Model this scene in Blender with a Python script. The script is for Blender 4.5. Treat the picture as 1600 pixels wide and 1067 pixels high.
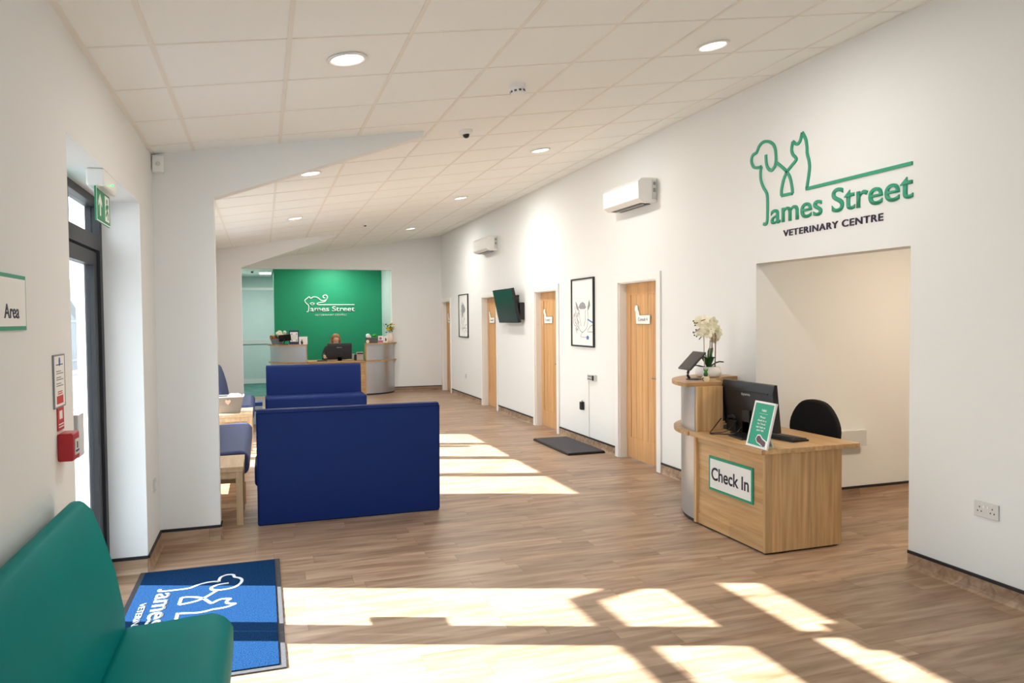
import bpy, bmesh, math, random
from mathutils import Vector, Matrix
random.seed(7)
PI = math.pi
sc = bpy.context.scene
C = sc.collection
for o in list(bpy.data.objects): bpy.data.objects.remove(o)

# ------------------------------------------------------------------ camera
FPX, YAW, PITCH, ROLL, EYE = 1158.19, 0.324198, -0.0302754, -0.00904957, 1.55
cy, sy, cp, sp = math.cos(YAW), math.sin(YAW), math.cos(PITCH), math.sin(PITCH)
fwd = Vector((sy*cp, cy*cp, sp)); rt = Vector((cy, -sy, 0)); up = rt.cross(fwd)
r2 = math.cos(ROLL)*rt + math.sin(ROLL)*up; u2 = -math.sin(ROLL)*rt + math.cos(ROLL)*up
cam = bpy.data.objects.new('camera', bpy.data.cameras.new('camera')); C.objects.link(cam)
m = Matrix((r2, u2, -fwd)).transposed().to_4x4(); m.translation = Vector((0, 0, EYE)); cam.matrix_world = m
cam.data.sensor_width = 36; cam.data.lens = FPX*36/1600; cam.data.clip_start = .05; cam.data.clip_end = 300
sc.camera = cam

# ------------------------------------------------------------------ world, sun, exposure
w = bpy.data.worlds.new('sky'); sc.world = w; w.use_nodes = True
bg = w.node_tree.nodes['Background']; bg.inputs[0].default_value = (.82, .89, 1, 1); bg.inputs[1].default_value = 4.0
sd = bpy.data.lights.new('sun', 'SUN'); sd.energy = 28; sd.angle = math.radians(.5); sd.color = (1, .975, .95)
sun = bpy.data.objects.new('sun', sd); C.objects.link(sun)
sun.location = (-8, 8, 6); sun.rotation_euler = Vector((.937, -.349, -.567)).to_track_quat('-Z', 'Y').to_euler()
sc.view_settings.view_transform = 'Standard'; sc.view_settings.look = 'None'
sc.view_settings.gamma = 1; sc.view_settings.use_curve_mapping = False
sc.view_settings.exposure = 0.46
LAMP = 10.0          # watts of each downlight

# ------------------------------------------------------------------ materials
def col(h):
    if isinstance(h, tuple): return (*h, 1)
    r = [int(h[i:i+2], 16)/255 for i in (0, 2, 4)]
    return tuple(c/12.92 if c <= .04045 else ((c+.055)/1.055)**2.4 for c in r) + (1,)
def mat(name, c, rough=.5, metal=0, noise=0, nscale=8, bump=0, bscale=200, coat=0, spec=.5):
    mt = bpy.data.materials.new(name); mt.use_nodes = True; nt = mt.node_tree; b = nt.nodes['Principled BSDF']
    b.inputs['Base Color'].default_value = col(c); b.inputs['Roughness'].default_value = rough
    b.inputs['Metallic'].default_value = metal; b.inputs['Coat Weight'].default_value = coat
    b.inputs['Specular IOR Level'].default_value = spec
    tc = nt.nodes.new('ShaderNodeTexCoord')
    if noise:
        n = nt.nodes.new('ShaderNodeTexNoise'); n.inputs['Scale'].default_value = nscale; n.inputs['Detail'].default_value = 4
        nt.links.new(tc.outputs['Object'], n.inputs['Vector'])
        r = nt.nodes.new('ShaderNodeValToRGB'); k = col(c)
        r.color_ramp.elements[0].position = .3; r.color_ramp.elements[1].position = .7
        r.color_ramp.elements[0].color = (k[0]*(1-noise), k[1]*(1-noise), k[2]*(1-noise), 1)
        r.color_ramp.elements[1].color = (min(1, k[0]*(1+noise)), min(1, k[1]*(1+noise)), min(1, k[2]*(1+noise)), 1)
        nt.links.new(n.outputs['Fac'], r.inputs['Fac']); nt.links.new(r.outputs['Color'], b.inputs['Base Color'])
    if bump:
        n = nt.nodes.new('ShaderNodeTexNoise'); n.inputs['Scale'].default_value = bscale
        nt.links.new(tc.outputs['Object'], n.inputs['Vector'])
        bp = nt.nodes.new('ShaderNodeBump'); bp.inputs['Strength'].default_value = bump; bp.inputs['Distance'].default_value = .005
        nt.links.new(n.outputs['Fac'], bp.inputs['Height']); nt.links.new(bp.outputs['Normal'], b.inputs['Normal'])
    return mt
def wood(name, c1, c2, grain='z', rough=.4, board=0):
    """grain runs along the given object axis; board > 0 adds strips of slightly different tone across it"""
    mt = mat(name, c1, rough); nt = mt.node_tree; b = nt.nodes['Principled BSDF']
    tc = nt.nodes.new('ShaderNodeTexCoord'); mp = nt.nodes.new('ShaderNodeMapping')
    s = {'x': (1.2, 22, 22), 'y': (22, 1.2, 22), 'z': (22, 22, 1.2)}[grain]; mp.inputs['Scale'].default_value = s
    n = nt.nodes.new('ShaderNodeTexNoise'); n.inputs['Scale'].default_value = 1.6; n.inputs['Detail'].default_value = 6
    nt.links.new(tc.outputs['Object'], mp.inputs['Vector']); nt.links.new(mp.outputs['Vector'], n.inputs['Vector'])
    r = nt.nodes.new('ShaderNodeValToRGB'); r.color_ramp.elements[0].position = .32; r.color_ramp.elements[1].position = .68
    r.color_ramp.elements[0].color = col(c1); r.color_ramp.elements[1].color = col(c2)
    nt.links.new(n.outputs['Fac'], r.inputs['Fac']); out = r.outputs['Color']
    if board:
        mp2 = nt.nodes.new('ShaderNodeMapping'); k = 1/board
        mp2.inputs['Scale'].default_value = {'x': (.35, k, k), 'y': (k, .35, k), 'z': (k, k, .35)}[grain]
        n2 = nt.nodes.new('ShaderNodeTexWhiteNoise'); sn = nt.nodes.new('ShaderNodeVectorMath'); sn.operation = 'FLOOR'
        nt.links.new(tc.outputs['Object'], mp2.inputs['Vector']); nt.links.new(mp2.outputs['Vector'], sn.inputs[0])
        nt.links.new(sn.outputs[0], n2.inputs['Vector'])
        mr = nt.nodes.new('ShaderNodeMapRange'); mr.inputs['To Min'].default_value = .84; mr.inputs['To Max'].default_value = 1.08
        nt.links.new(n2.outputs['Value'], mr.inputs['Value'])
        mx = nt.nodes.new('ShaderNodeMix'); mx.data_type = 'RGBA'; mx.blend_type = 'MULTIPLY'; mx.inputs['Factor'].default_value = 1
        nt.links.new(out, mx.inputs['A']); nt.links.new(mr.outputs['Result'], mx.inputs['B']); out = mx.outputs['Result']
    nt.links.new(out, b.inputs['Base Color'])
    return mt
def emis(name, c, s):
    mt = bpy.data.materials.new(name); mt.use_nodes = True; nt = mt.node_tree; b = nt.nodes['Principled BSDF']
    b.inputs['Base Color'].default_value = col(c); b.inputs['Emission Color'].default_value = col(c)
    b.inputs['Emission Strength'].default_value = s; return mt
def glassm():
    mt = bpy.data.materials.new('clear_glass'); mt.use_nodes = True; nt = mt.node_tree; nt.nodes.clear()
    o = nt.nodes.new('ShaderNodeOutputMaterial'); mx = nt.nodes.new('ShaderNodeMixShader')
    t = nt.nodes.new('ShaderNodeBsdfTransparent'); t.inputs[0].default_value = (.93, .96, .95, 1)
    g = nt.nodes.new('ShaderNodeBsdfGlossy'); g.inputs['Roughness'].default_value = .02
    f = nt.nodes.new('ShaderNodeFresnel'); f.inputs['IOR'].default_value = 1.3
    ge = nt.nodes.new('ShaderNodeNewGeometry'); iv = nt.nodes.new('ShaderNodeMath'); iv.operation = 'SUBTRACT'; iv.inputs[0].default_value = 1
    ml = nt.nodes.new('ShaderNodeMath'); ml.operation = 'MULTIPLY'; nt.links.new(ge.outputs['Backfacing'], iv.inputs[1]); nt.links.new(iv.outputs[0], ml.inputs[0]); nt.links.new(f.outputs[0], ml.inputs[1])
    nt.links.new(ml.outputs[0], mx.inputs[0]); nt.links.new(t.outputs[0], mx.inputs[1]); nt.links.new(g.outputs[0], mx.inputs[2])
    nt.links.new(mx.outputs[0], o.inputs[0]); return mt
def floorm(name='vinyl_planks', scale=1.0):
    mt = mat(name, '9A7C62', .38); nt = mt.node_tree; b = nt.nodes['Principled BSDF']
    N = nt.nodes.new; L = nt.links.new
    tc = N('ShaderNodeTexCoord')
    def math_(op, a_, b_=None, c_=None):
        n_ = N('ShaderNodeMath'); n_.operation = op
        for i_, v_ in enumerate((a_, b_, c_)):
            if v_ is None: continue
            if hasattr(v_, 'links'): L(v_, n_.inputs[i_])
            else: n_.inputs[i_].default_value = v_
        return n_.outputs[0]
    sx = N('ShaderNodeSeparateXYZ'); L(tc.outputs['Object'], sx.inputs[0])
    RW, RL = .152, .95
    v = math_('DIVIDE', math_('ADD', sx.outputs['Y'], sx.outputs['Z']), RW); row = math_('FLOOR', v)
    wn = N('ShaderNodeTexWhiteNoise'); wn.noise_dimensions = '1D'; L(row, wn.inputs['W'])
    u = math_('ADD', math_('DIVIDE', sx.outputs['X'], RL), math_('MULTIPLY', wn.outputs['Value'], 7.3)); cl = math_('FLOOR', u)
    cv = N('ShaderNodeCombineXYZ'); L(row, cv.inputs[0]); L(cl, cv.inputs[1])
    wn2 = N('ShaderNodeTexWhiteNoise'); wn2.noise_dimensions = '2D'; L(cv.outputs[0], wn2.inputs['Vector'])
    fv = math_('FRACT', v); fu = math_('FRACT', u)
    ev = math_('MULTIPLY', math_('MINIMUM', fv, math_('SUBTRACT', 1, fv)), RW); eu = math_('MULTIPLY', math_('MINIMUM', fu, math_('SUBTRACT', 1, fu)), RL)
    seam = math_('LESS_THAN', math_('MINIMUM', ev, eu), .0013)
    bcol, bfac = wn2.outputs['Color'], seam; bval = wn2.outputs['Value']
    mp = N('ShaderNodeMapping'); mp.inputs['Scale'].default_value = (1.6, 13, 13); L(tc.outputs['Object'], mp.inputs['Vector'])
    ad = N('ShaderNodeVectorMath'); ad.operation = 'ADD'; L(mp.outputs[0], ad.inputs[0])
    sc3 = N('ShaderNodeVectorMath'); sc3.operation = 'SCALE'; sc3.inputs['Scale'].default_value = 17.; L(bcol, sc3.inputs[0]); L(sc3.outputs[0], ad.inputs[1])
    n = N('ShaderNodeTexNoise'); n.inputs['Scale'].default_value = 1.3; n.inputs['Detail'].default_value = 7; n.inputs['Distortion'].default_value = .5
    L(ad.outputs[0], n.inputs['Vector'])
    r = N('ShaderNodeValToRGB'); r.color_ramp.elements[0].position = .28; r.color_ramp.elements[1].position = .74
    r.color_ramp.elements[0].color = col('87694F'); r.color_ramp.elements[1].color = col('C0A68D')
    e = r.color_ramp.elements.new(.5); e.color = col('A78B72'); L(n.outputs['Fac'], r.inputs['Fac'])
    mr = N('ShaderNodeMapRange'); mr.inputs['To Min'].default_value = .78; mr.inputs['To Max'].default_value = 1.06; L(bval, mr.inputs['Value'])
    mx = N('ShaderNodeMix'); mx.data_type = 'RGBA'; mx.blend_type = 'MULTIPLY'; mx.inputs['Factor'].default_value = 1
    L(r.outputs['Color'], mx.inputs['A']); L(mr.outputs['Result'], mx.inputs['B'])
    # knots and darker flecks
    mp3 = N('ShaderNodeMapping'); mp3.inputs['Scale'].default_value = (2.2, 7, 7); L(tc.outputs['Object'], mp3.inputs['Vector'])
    n3 = N('ShaderNodeTexNoise'); n3.inputs['Scale'].default_value = 1.6; n3.inputs['Detail'].default_value = 3; L(mp3.outputs[0], n3.inputs['Vector'])
    r3 = N('ShaderNodeValToRGB'); r3.color_ramp.elements[0].position = .62; r3.color_ramp.elements[0].color = (1, 1, 1, 1)
    r3.color_ramp.elements[1].position = .78; r3.color_ramp.elements[1].color = (.72, .66, .61, 1); L(n3.outputs['Fac'], r3.inputs['Fac'])
    m3 = N('ShaderNodeMix'); m3.data_type = 'RGBA'; m3.blend_type = 'MULTIPLY'; m3.inputs['Factor'].default_value = 1
    L(mx.outputs['Result'], m3.inputs['A']); L(r3.outputs['Color'], m3.inputs['B'])
    # seams
    m4 = N('ShaderNodeMix'); m4.data_type = 'RGBA'; m4.blend_type = 'MULTIPLY'; m4.inputs['B'].default_value = (.62, .55, .5, 1)
    L(bfac, m4.inputs['Factor']); L(m3.outputs['Result'], m4.inputs['A'])
    L(m4.outputs['Result'], b.inputs['Base Color'])
    bp = N('ShaderNodeBump'); bp.inputs['Strength'].default_value = .12; bp.inputs['Distance'].default_value = .002
    L(n.outputs['Fac'], bp.inputs['Height']); L(bp.outputs['Normal'], b.inputs['Normal'])
    return mt
M = dict(
    wall=mat('wall_paint', 'EAEBE9', .85, bump=.03, bscale=120), ceil=mat('ceiling_tile', 'F3F5F2', .9, bump=.05, bscale=90),
    tee=mat('ceiling_tee', 'ECE9E2', .6), white=mat('white_gloss', 'F0EFEC', .35), recwall=mat('mint_grey_paint', 'CDDAD8', .8, noise=.02),
    green=mat('feature_wall_green', '0A8F63', .6, noise=.03, nscale=1.5), floor=floorm(), black=mat('black_plastic', '101012', .4, noise=.1),
    trim=mat('black_trim', '17151C', .5), dark=mat('anthracite_frame', '1A1B20', .5, noise=.06), glass=glassm(),
    carpet=mat('green_carpet', '4F7F77', .95, noise=.25, nscale=4, bump=.4, bscale=300),
    navy=mat('navy_vinyl', '0A2560', .55, spec=.2, noise=.04, nscale=3, bump=.05, bscale=250), teal=mat('teal_vinyl', '008482', .5, spec=.06, noise=.04, nscale=3, bump=.05, bscale=250),
    bench=mat('slate_blue_vinyl', '3A4774', .55, spec=.3, noise=.05, nscale=3, bump=.05, bscale=250),
    beech=wood('beech', 'CDAF88', 'DDC4A0', 'y', .4), beechz=wood('beech_upright', 'C9AB84', 'DCC29C', 'z', .4),
    oakz=wood('oak_door', 'D09A62', 'E0B27C', 'z', .42, .1), deskx=wood('desk_oak_cross', 'B08556', 'CDA574', 'x', .38, .11), desky=wood('desk_oak_long', 'BF9462', 'DAB482', 'y', .38, .12),
    deskz=wood('desk_oak_upright', 'BE9463', 'DCB684', 'z', .38, .07), silver=mat('brushed_silver', 'B9BDC2', .32, .75, noise=.03, nscale=30),
    chrome=mat('chrome', 'C8C8C8', .15, 1), sgreen=mat('sign_green', '1B9A78', .5), logog=mat('logo_green', '2C9C79', .5, noise=.02), purple=mat('deep_purple', '2E1B3D', .5),
    paper=mat('white_paper', 'F3F3F0', .7), ink=mat('dark_ink', '2A2440', .6), grey=mat('mid_grey', '8C8F92', .6, noise=.05), lgrey=mat('light_grey_plastic', 'D5D5D2', .45),
    red=mat('red_plastic', 'B5131F', .35, noise=.04), redp=mat('red_print', 'C8323A', .6), rubber=mat('dark_rubber', '46454A', .85, noise=.15, nscale=60, bump=.3, bscale=400),
    fabric=mat('black_fabric', '0D0D10', .95, noise=.1, nscale=80), screen=mat('tv_screen', '08393A', .22), fixgreen=mat('exit_green', '118A5B', .5),
    leaf=mat('leaf_green', '2B5A2A', .5, noise=.25, nscale=30), leafb=mat('bright_leaf', '4FA03A', .5, noise=.2, nscale=40), stem=mat('stem_brown', '8A6A45', .7, noise=.1),
    stempink=mat('stem_pink', 'B79C98', .7), petal=mat('ivory_petal', 'F4EED2', .6, noise=.03), pot=mat('white_ceramic', 'EBE7E3', .3, noise=.02), potg=mat('planter_grey', '6D7178', .6, noise=.08),
    yellow=mat('yellow_petal', 'E5C220', .6, noise=.12, nscale=40), orange=mat('orange_petal', 'DD7A2A', .6, noise=.15, nscale=40), pink=mat('pink_print', 'C06A98', .6, noise=.2, nscale=40),
    skin=mat('skin', 'D2A288', .55, noise=.04), hair=mat('auburn_hair', '9A6A42', .6, noise=.3, nscale=60), cloth=mat('black_tunic', '1A171D', .85, noise=.1, nscale=40),
    wicker=None, amber=mat('amber_heart', 'E7B9A0', .6), pinkt=mat('pink_tissue', 'F0D6DC', .8, noise=.05), concrete=mat('outdoor_paving', '7C7D80', .9, noise=.08, nscale=2),
    steel=mat('painted_steel', '7F858A', .5, noise=.05), paleglow=emis('lamp_diffuser', 'FFF4E4', 6), blue=mat('sky_blue', '3E73B8', .6), cyan=mat('pale_cyan', 'D3EDF4', .6),
    sketch=mat('sketch_grey', '9A9BA0', .8, noise=.25, nscale=60), sketchd=mat('sketch_dark', '5F6066', .8, noise=.3, nscale=60), tabletm=mat('tablet_case', '26262A', .5, noise=.1))
def mk_wicker():
    mt = mat('wicker', '9A8E82', .8); nt = mt.node_tree; b = nt.nodes['Principled BSDF']
    tc = nt.nodes.new('ShaderNodeTexCoord'); wv = nt.nodes.new('ShaderNodeTexChecker'); wv.inputs['Scale'].default_value = 130
    wv.inputs['Color1'].default_value = col('A0958A'); wv.inputs['Color2'].default_value = col('7C7268')
    nt.links.new(tc.outputs['Object'], wv.inputs['Vector']); nt.links.new(wv.outputs['Color'], b.inputs['Base Color']); return mt
M['wicker'] = mk_wicker()
def mk_mat_material():
    mt = mat('navy_carpet', '234A80', 1.0, spec=.05); nt = mt.node_tree; b = nt.nodes['Principled BSDF']
    tc = nt.nodes.new('ShaderNodeTexCoord'); n = nt.nodes.new('ShaderNodeTexNoise'); n.inputs['Scale'].default_value = 160
    r = nt.nodes.new('ShaderNodeValToRGB'); r.color_ramp.elements[0].position = .3; r.color_ramp.elements[1].position = .72
    r.color_ramp.elements[0].color = col('0A2347'); r.color_ramp.elements[1].color = col('1B4470')
    nt.links.new(tc.outputs['Object'], n.inputs['Vector']); nt.links.new(n.outputs['Fac'], r.inputs['Fac']); nt.links.new(r.outputs['Color'], b.inputs['Base Color'])
    bp = nt.nodes.new('ShaderNodeBump'); bp.inputs['Strength'].default_value = .6; bp.inputs['Distance'].default_value = .004
    nt.links.new(n.outputs['Fac'], bp.inputs['Height']); nt.links.new(bp.outputs['Normal'], b.inputs['Normal']); return mt
M['carpetnavy'] = mk_mat_material()

# ------------------------------------------------------------------ mesh helpers
class MB:
    def __init__(s): s.bm = bmesh.new()
    def box(s, a, b, mx=None):
        x0, y0, z0 = a; x1, y1, z1 = b
        vs = [s.bm.verts.new((x, y, z)) for x in (x0, x1) for y in (y0, y1) for z in (z0, z1)]
        for f in ((0, 1, 3, 2), (4, 6, 7, 5), (0, 4, 5, 1), (2, 3, 7, 6), (0, 2, 6, 4), (1, 5, 7, 3)): s.bm.faces.new([vs[i] for i in f])
        if mx: bmesh.ops.transform(s.bm, matrix=mx, verts=vs)
        return s
    def prism(s, pts, ax, a, b, mx=None):
        """polygon pts in the plane normal to axis ax (0: yz, 1: xz, 2: xy), extruded from a to b"""
        def p3(p, t): return {0: (t, p[0], p[1]), 1: (p[0], t, p[1]), 2: (p[0], p[1], t)}[ax]
        A = [s.bm.verts.new(p3(p, a)) for p in pts]; B = [s.bm.verts.new(p3(p, b)) for p in pts]; n = len(pts)
        s.bm.faces.new(A); s.bm.faces.new(B[::-1])
        for i in range(n): s.bm.faces.new([A[i], B[i], B[(i+1) % n], A[(i+1) % n]])
        if mx: bmesh.ops.transform(s.bm, matrix=mx, verts=A+B)
        return s
    def lathe(s, prof, c=(0, 0, 0), n=24, sx=1, sy=1, mx=None):
        rings = []; vs = []
        for r, z in prof:
            ring = [s.bm.verts.new((c[0]+r*sx*math.cos(2*PI*i/n), c[1]+r*sy*math.sin(2*PI*i/n), c[2]+z)) for i in range(n)]
            rings.append(ring); vs += ring
        for a, b in zip(rings, rings[1:]):
            for i in range(n): s.bm.faces.new([a[i], a[(i+1) % n], b[(i+1) % n], b[i]])
        s.bm.faces.new(rings[0][::-1]); s.bm.faces.new(rings[-1])
        if mx: bmesh.ops.transform(s.bm, matrix=mx, verts=vs)
        return s
    def tube(s, pts, r, n=8, taper=None):
        pts = [Vector(p) for p in pts]; rings = []
        for i, p in enumerate(pts):
            d = (pts[min(i+1, len(pts)-1)]-pts[max(i-1, 0)]).normalized()
            a = d.cross(Vector((0, 0, 1))); a = a.normalized() if a.length > 1e-3 else Vector((1, 0, 0)); b = d.cross(a)
            rr = r if taper is None else r+(taper-r)*i/(len(pts)-1)
            rings.append([s.bm.verts.new(p+rr*(math.cos(2*PI*k/n)*a+math.sin(2*PI*k/n)*b)) for k in range(n)])
        for a, b in zip(rings, rings[1:]):
            for i in range(n): s.bm.faces.new([a[i], a[(i+1) % n], b[(i+1) % n], b[i]])
        s.bm.faces.new(rings[0][::-1]); s.bm.faces.new(rings[-1]); return s
    def ball(s, c, r, sx=1, sy=1, sz=1, seg=12):
        mx = Matrix.Translation(c) @ Matrix.Diagonal((r*sx, r*sy, r*sz, 1))
        bmesh.ops.create_uvsphere(s.bm, u_segments=seg, v_segments=max(6, seg*2//3), radius=1, matrix=mx); return s
    def ribbon(s, pts, wd, d, mx=None, closed=False):
        """flat strip following 2-D points, width wd, standing d off its plane"""
        P = [Vector((p[0], p[1])) for p in pts]; n = len(P); vs = []; rows = []
        for i in range(n):
            a = P[i]-P[i-1] if (i > 0 or closed) else P[1]-P[0]
            b = P[(i+1) % n]-P[i] if (i < n-1 or closed) else P[-1]-P[-2]
            a.normalize(); b.normalize(); t = (a+b); t = t.normalized() if t.length > 1e-4 else a
            nn = Vector((-t.y, t.x)); k = min(1.7, 1/max(.35, nn.dot(Vector((-a.y, a.x))))); o = nn*wd/2*k
            row = [s.bm.verts.new((q.x, q.y, z)) for q in (P[i]+o, P[i]-o) for z in (0, d)]; rows.append(row); vs += row
        m_ = n if closed else n-1
        for i in range(m_):
            r0, r1 = rows[i], rows[(i+1) % n]
            for q in ((1, 3), (0, 1), (2, 3), (0, 2)): s.bm.faces.new([r0[q[0]], r0[q[1]], r1[q[1]], r1[q[0]]])
        if not closed:
            for r in (rows[0], rows[-1]): s.bm.faces.new([r[0], r[1], r[3], r[2]])
        if mx: bmesh.ops.transform(s.bm, matrix=mx, verts=vs)
        return s
    def build(s, name, m_, parent=None, smooth=False, bevel=0, seg=2, ms=None):
        bmesh.ops.recalc_face_normals(s.bm, faces=s.bm.faces[:])
        me = bpy.data.meshes.new(name); s.bm.to_mesh(me); s.bm.free(); me.materials.append(m_)
        o = bpy.data.objects.new(name, me); C.objects.link(o)
        if smooth or bevel:
            for p in me.polygons: p.use_smooth = True
        if bevel:
            b = o.modifiers.new('bevel', 'BEVEL'); b.width = bevel; b.segments = seg; b.limit_method = 'ANGLE'; b.angle_limit = math.radians(35)
            b.harden_normals = True
        elif smooth:
            e = o.modifiers.new('edges', 'EDGE_SPLIT'); e.split_angle = math.radians(50)
        if parent: o.parent = parent
        return o
def smooth_pts(P, k=5, closed=False):
    out = []; n = len(P)
    for i in range(n if closed else n-1):
        g = lambda j: Vector(P[j % n]) if closed else Vector(P[max(0, min(n-1, j))])
        a, b, c, d = g(i-1), g(i), g(i+1), g(i+2)
        for t in range(k):
            t = t/k; out.append(.5*((2*b)+(c-a)*t+(2*a-5*b+4*c-d)*t*t+(3*b-a-3*c+d)*t**3))
    if not closed: out.append(Vector(P[-1]))
    return [tuple(p) for p in out]
def tag(o, label=None, cat=None, group=None, kind=None):
    if label: o['label'] = label
    if cat: o['category'] = cat
    if group: o['group'] = group
    if kind: o['kind'] = kind
    return o
def thing(name, label, cat, loc=(0, 0, 0), rz=0, group=None):
    o = bpy.data.objects.new(name, None); C.objects.link(o); o.location = loc; o.rotation_euler.z = rz; o.empty_display_size = .1
    return tag(o, label, cat, group)
def struct(o): o['kind'] = 'structure'; return o
def copy_tree(o, parent=None, label=None):
    c = o.copy(); C.objects.link(c)
    if parent: c.parent = parent
    if label: c['label'] = label
    for ch in list(o.children): copy_tree(ch, c)
    return c
def basis(o, u, v, n):
    m_ = Matrix((Vector(u), Vector(v), Vector(n))).transposed().to_4x4(); m_.translation = Vector(o); return m_
def text(s, name, m_, mx, width, height=None, depth=.004, parent=None, bold=0, align=0, sp=1.0):
    """lettering mesh: lower-left corner of its box at the origin of mx, scaled to width x height"""
    cu = bpy.data.curves.new('t', 'FONT'); cu.body = s; cu.offset = bold; cu.align_x = 'CENTER' if align else 'LEFT'; cu.extrude = 0; cu.space_character = sp
    t = bpy.data.objects.new('t', cu); C.objects.link(t); bpy.context.view_layer.update()
    me = bpy.data.meshes.new_from_object(t.evaluated_get(bpy.context.evaluated_depsgraph_get())); bpy.data.objects.remove(t)
    b = bmesh.new(); b.from_mesh(me); bpy.data.meshes.remove(me)
    x0 = min(v.co.x for v in b.verts); x1 = max(v.co.x for v in b.verts); y0 = min(v.co.y for v in b.verts); y1 = max(v.co.y for v in b.verts)
    k = width/(x1-x0); ky = k if height is None else height/(y1-y0)
    for v in b.verts: v.co = Vector(((v.co.x-x0)*k, (v.co.y-y0)*ky, 0))
    r = bmesh.ops.extrude_face_region(b, geom=b.faces[:]); bmesh.ops.translate(b, verts=[g for g in r['geom'] if isinstance(g, bmesh.types.BMVert)], vec=(0, 0, depth))
    bmesh.ops.transform(b, matrix=mx, verts=b.verts)
    bmesh.ops.recalc_face_normals(b, faces=b.faces[:])
    me = bpy.data.meshes.new(name); b.to_mesh(me); b.free(); me.materials.append(m_)
    o = bpy.data.objects.new(name, me); C.objects.link(o)
    if parent: o.parent = parent
    return o
def wallpanels(mb, ax, c0, c1, u0, u1, z0, z1, holes):
    """wall slab normal to axis ax with rectangular holes (u0,u1,z0,z1)"""
    us = sorted({u0, u1, *[h[0] for h in holes], *[h[1] for h in holes]}); us = [u for u in us if u0 <= u <= u1]
    for a, b in zip(us, us[1:]):
        hs = sorted([h for h in holes if h[0] <= a+1e-6 and h[1] >= b-1e-6], key=lambda h: h[2]); z = z0
        for h in hs+[(0, 0, z1, z1)]:
            if h[2] > z+1e-5:
                if ax == 0: mb.box((c0, a, z), (c1, b, h[2]))
                else: mb.box((a, c0, z), (b, c1, h[2]))
            z = h[3]
    return mb

# ------------------------------------------------------------------ the shell
XL, XR, ZL, SL, YP, YF, YP2, YB = -.70, 3.75, 2.70, .15645, 5.63, 16.0, 12.68, -3.0
def zc(x): return ZL+SL*(x-XL)
struct(MB().box((XL-.3, YB-.2, -.12), (6.6, YF+.15, 0)).build('floor', M['floor']))
fr = struct(MB().box((XL-.3, YF+.15, -.12), (XR, 20.2, .002)).build('floor_reception', M['carpet']))
doors = [(6.57, 7.43), (9.24, 10.09), (11.95, 12.80), (15.20, 15.93)]
OPY0, OPY1, OPZ = 3.52, 5.01, 1.975
DZ = 1.945
struct(wallpanels(MB(), 0, XR, XR+.15, YB, YF+.15, 0, 3.55, [(a, b, 0, DZ) for a, b in doors]+[(OPY0, OPY1, 0, OPZ)]).build('wall_right', M['wall']))
ENT = (3.25, 5.04, 0, 2.28); WIN = (7.2, 11.15, .08, 2.38)
struct(wallpanels(MB(), 0, XL-.3, XL, YB, YF+.15, 0, 2.9, [ENT, WIN]).build('wall_left', M['wall']))
mb = MB(); wallpanels(mb, 1, YF, YF+.15, XL, XR, 0, 3.6, [(XL, 2.65, 0, 2.63)]); struct(mb.build('wall_far', M['wall']))
BW = (-.2, 3.2, .9, 2.3)
struct(wallpanels(MB(), 1, YB-.2, YB, XL, XR, 0, 3.6, [BW]).build('wall_back', M['wall']))
# ceiling slab and its exposed grid
struct(MB().prism([(XL-.3, zc(XL-.3)), (XR+.15, zc(XR+.15)), (XR+.15, zc(XR+.15)+.1), (XL-.3, zc(XL-.3)+.1)], 1, YB-.2, YF+.15).build('ceiling', M['ceil']))
mb = MB()
def tee_y(x, y0, y1, wd): mb.prism([(x-wd/2, zc(x-wd/2)-.004), (x+wd/2, zc(x+wd/2)-.004), (x+wd/2, zc(x+wd/2)+.002), (x-wd/2, zc(x-wd/2)+.002)], 1, y0, y1)
def tee_x(y, x0, x1, wd): mb.prism([(x0, zc(x0)-.003), (x1, zc(x1)-.003), (x1, zc(x1)+.002), (x0, zc(x0)+.002)], 1, y-wd/2, y+wd/2)
for x in (-.43, .14, .70, 1.25, 1.80, 2.36, 2.93, 3.50): tee_y(x, YB, YF, .022)
k = -10
while 3.545+.6125*k < YF:
    y = 3.545+.6125*k; k += 1
    if y > YB: tee_x(y, XL, XR, .012)
tee_y(XL+.012, YB, YF, .024); tee_y(XR-.012, YB, YF, .024)
struct(mb.build('trim_1', M['tee']))
# the two partitions whose sloping undersides meet the ceiling
def partition(n, y0):
    pts = [(XL, 0), (-.31, 0), (-.31, 2.42), (1.19, 2.955), (1.20, zc(1.2)+.02), (XL, zc(XL)+.02)]
    struct(MB().prism(pts, 1, y0, y0+.12).build(n, M['wall']))
partition('wall_partition_near', YP); partition('wall_partition_far', YP2)
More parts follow.
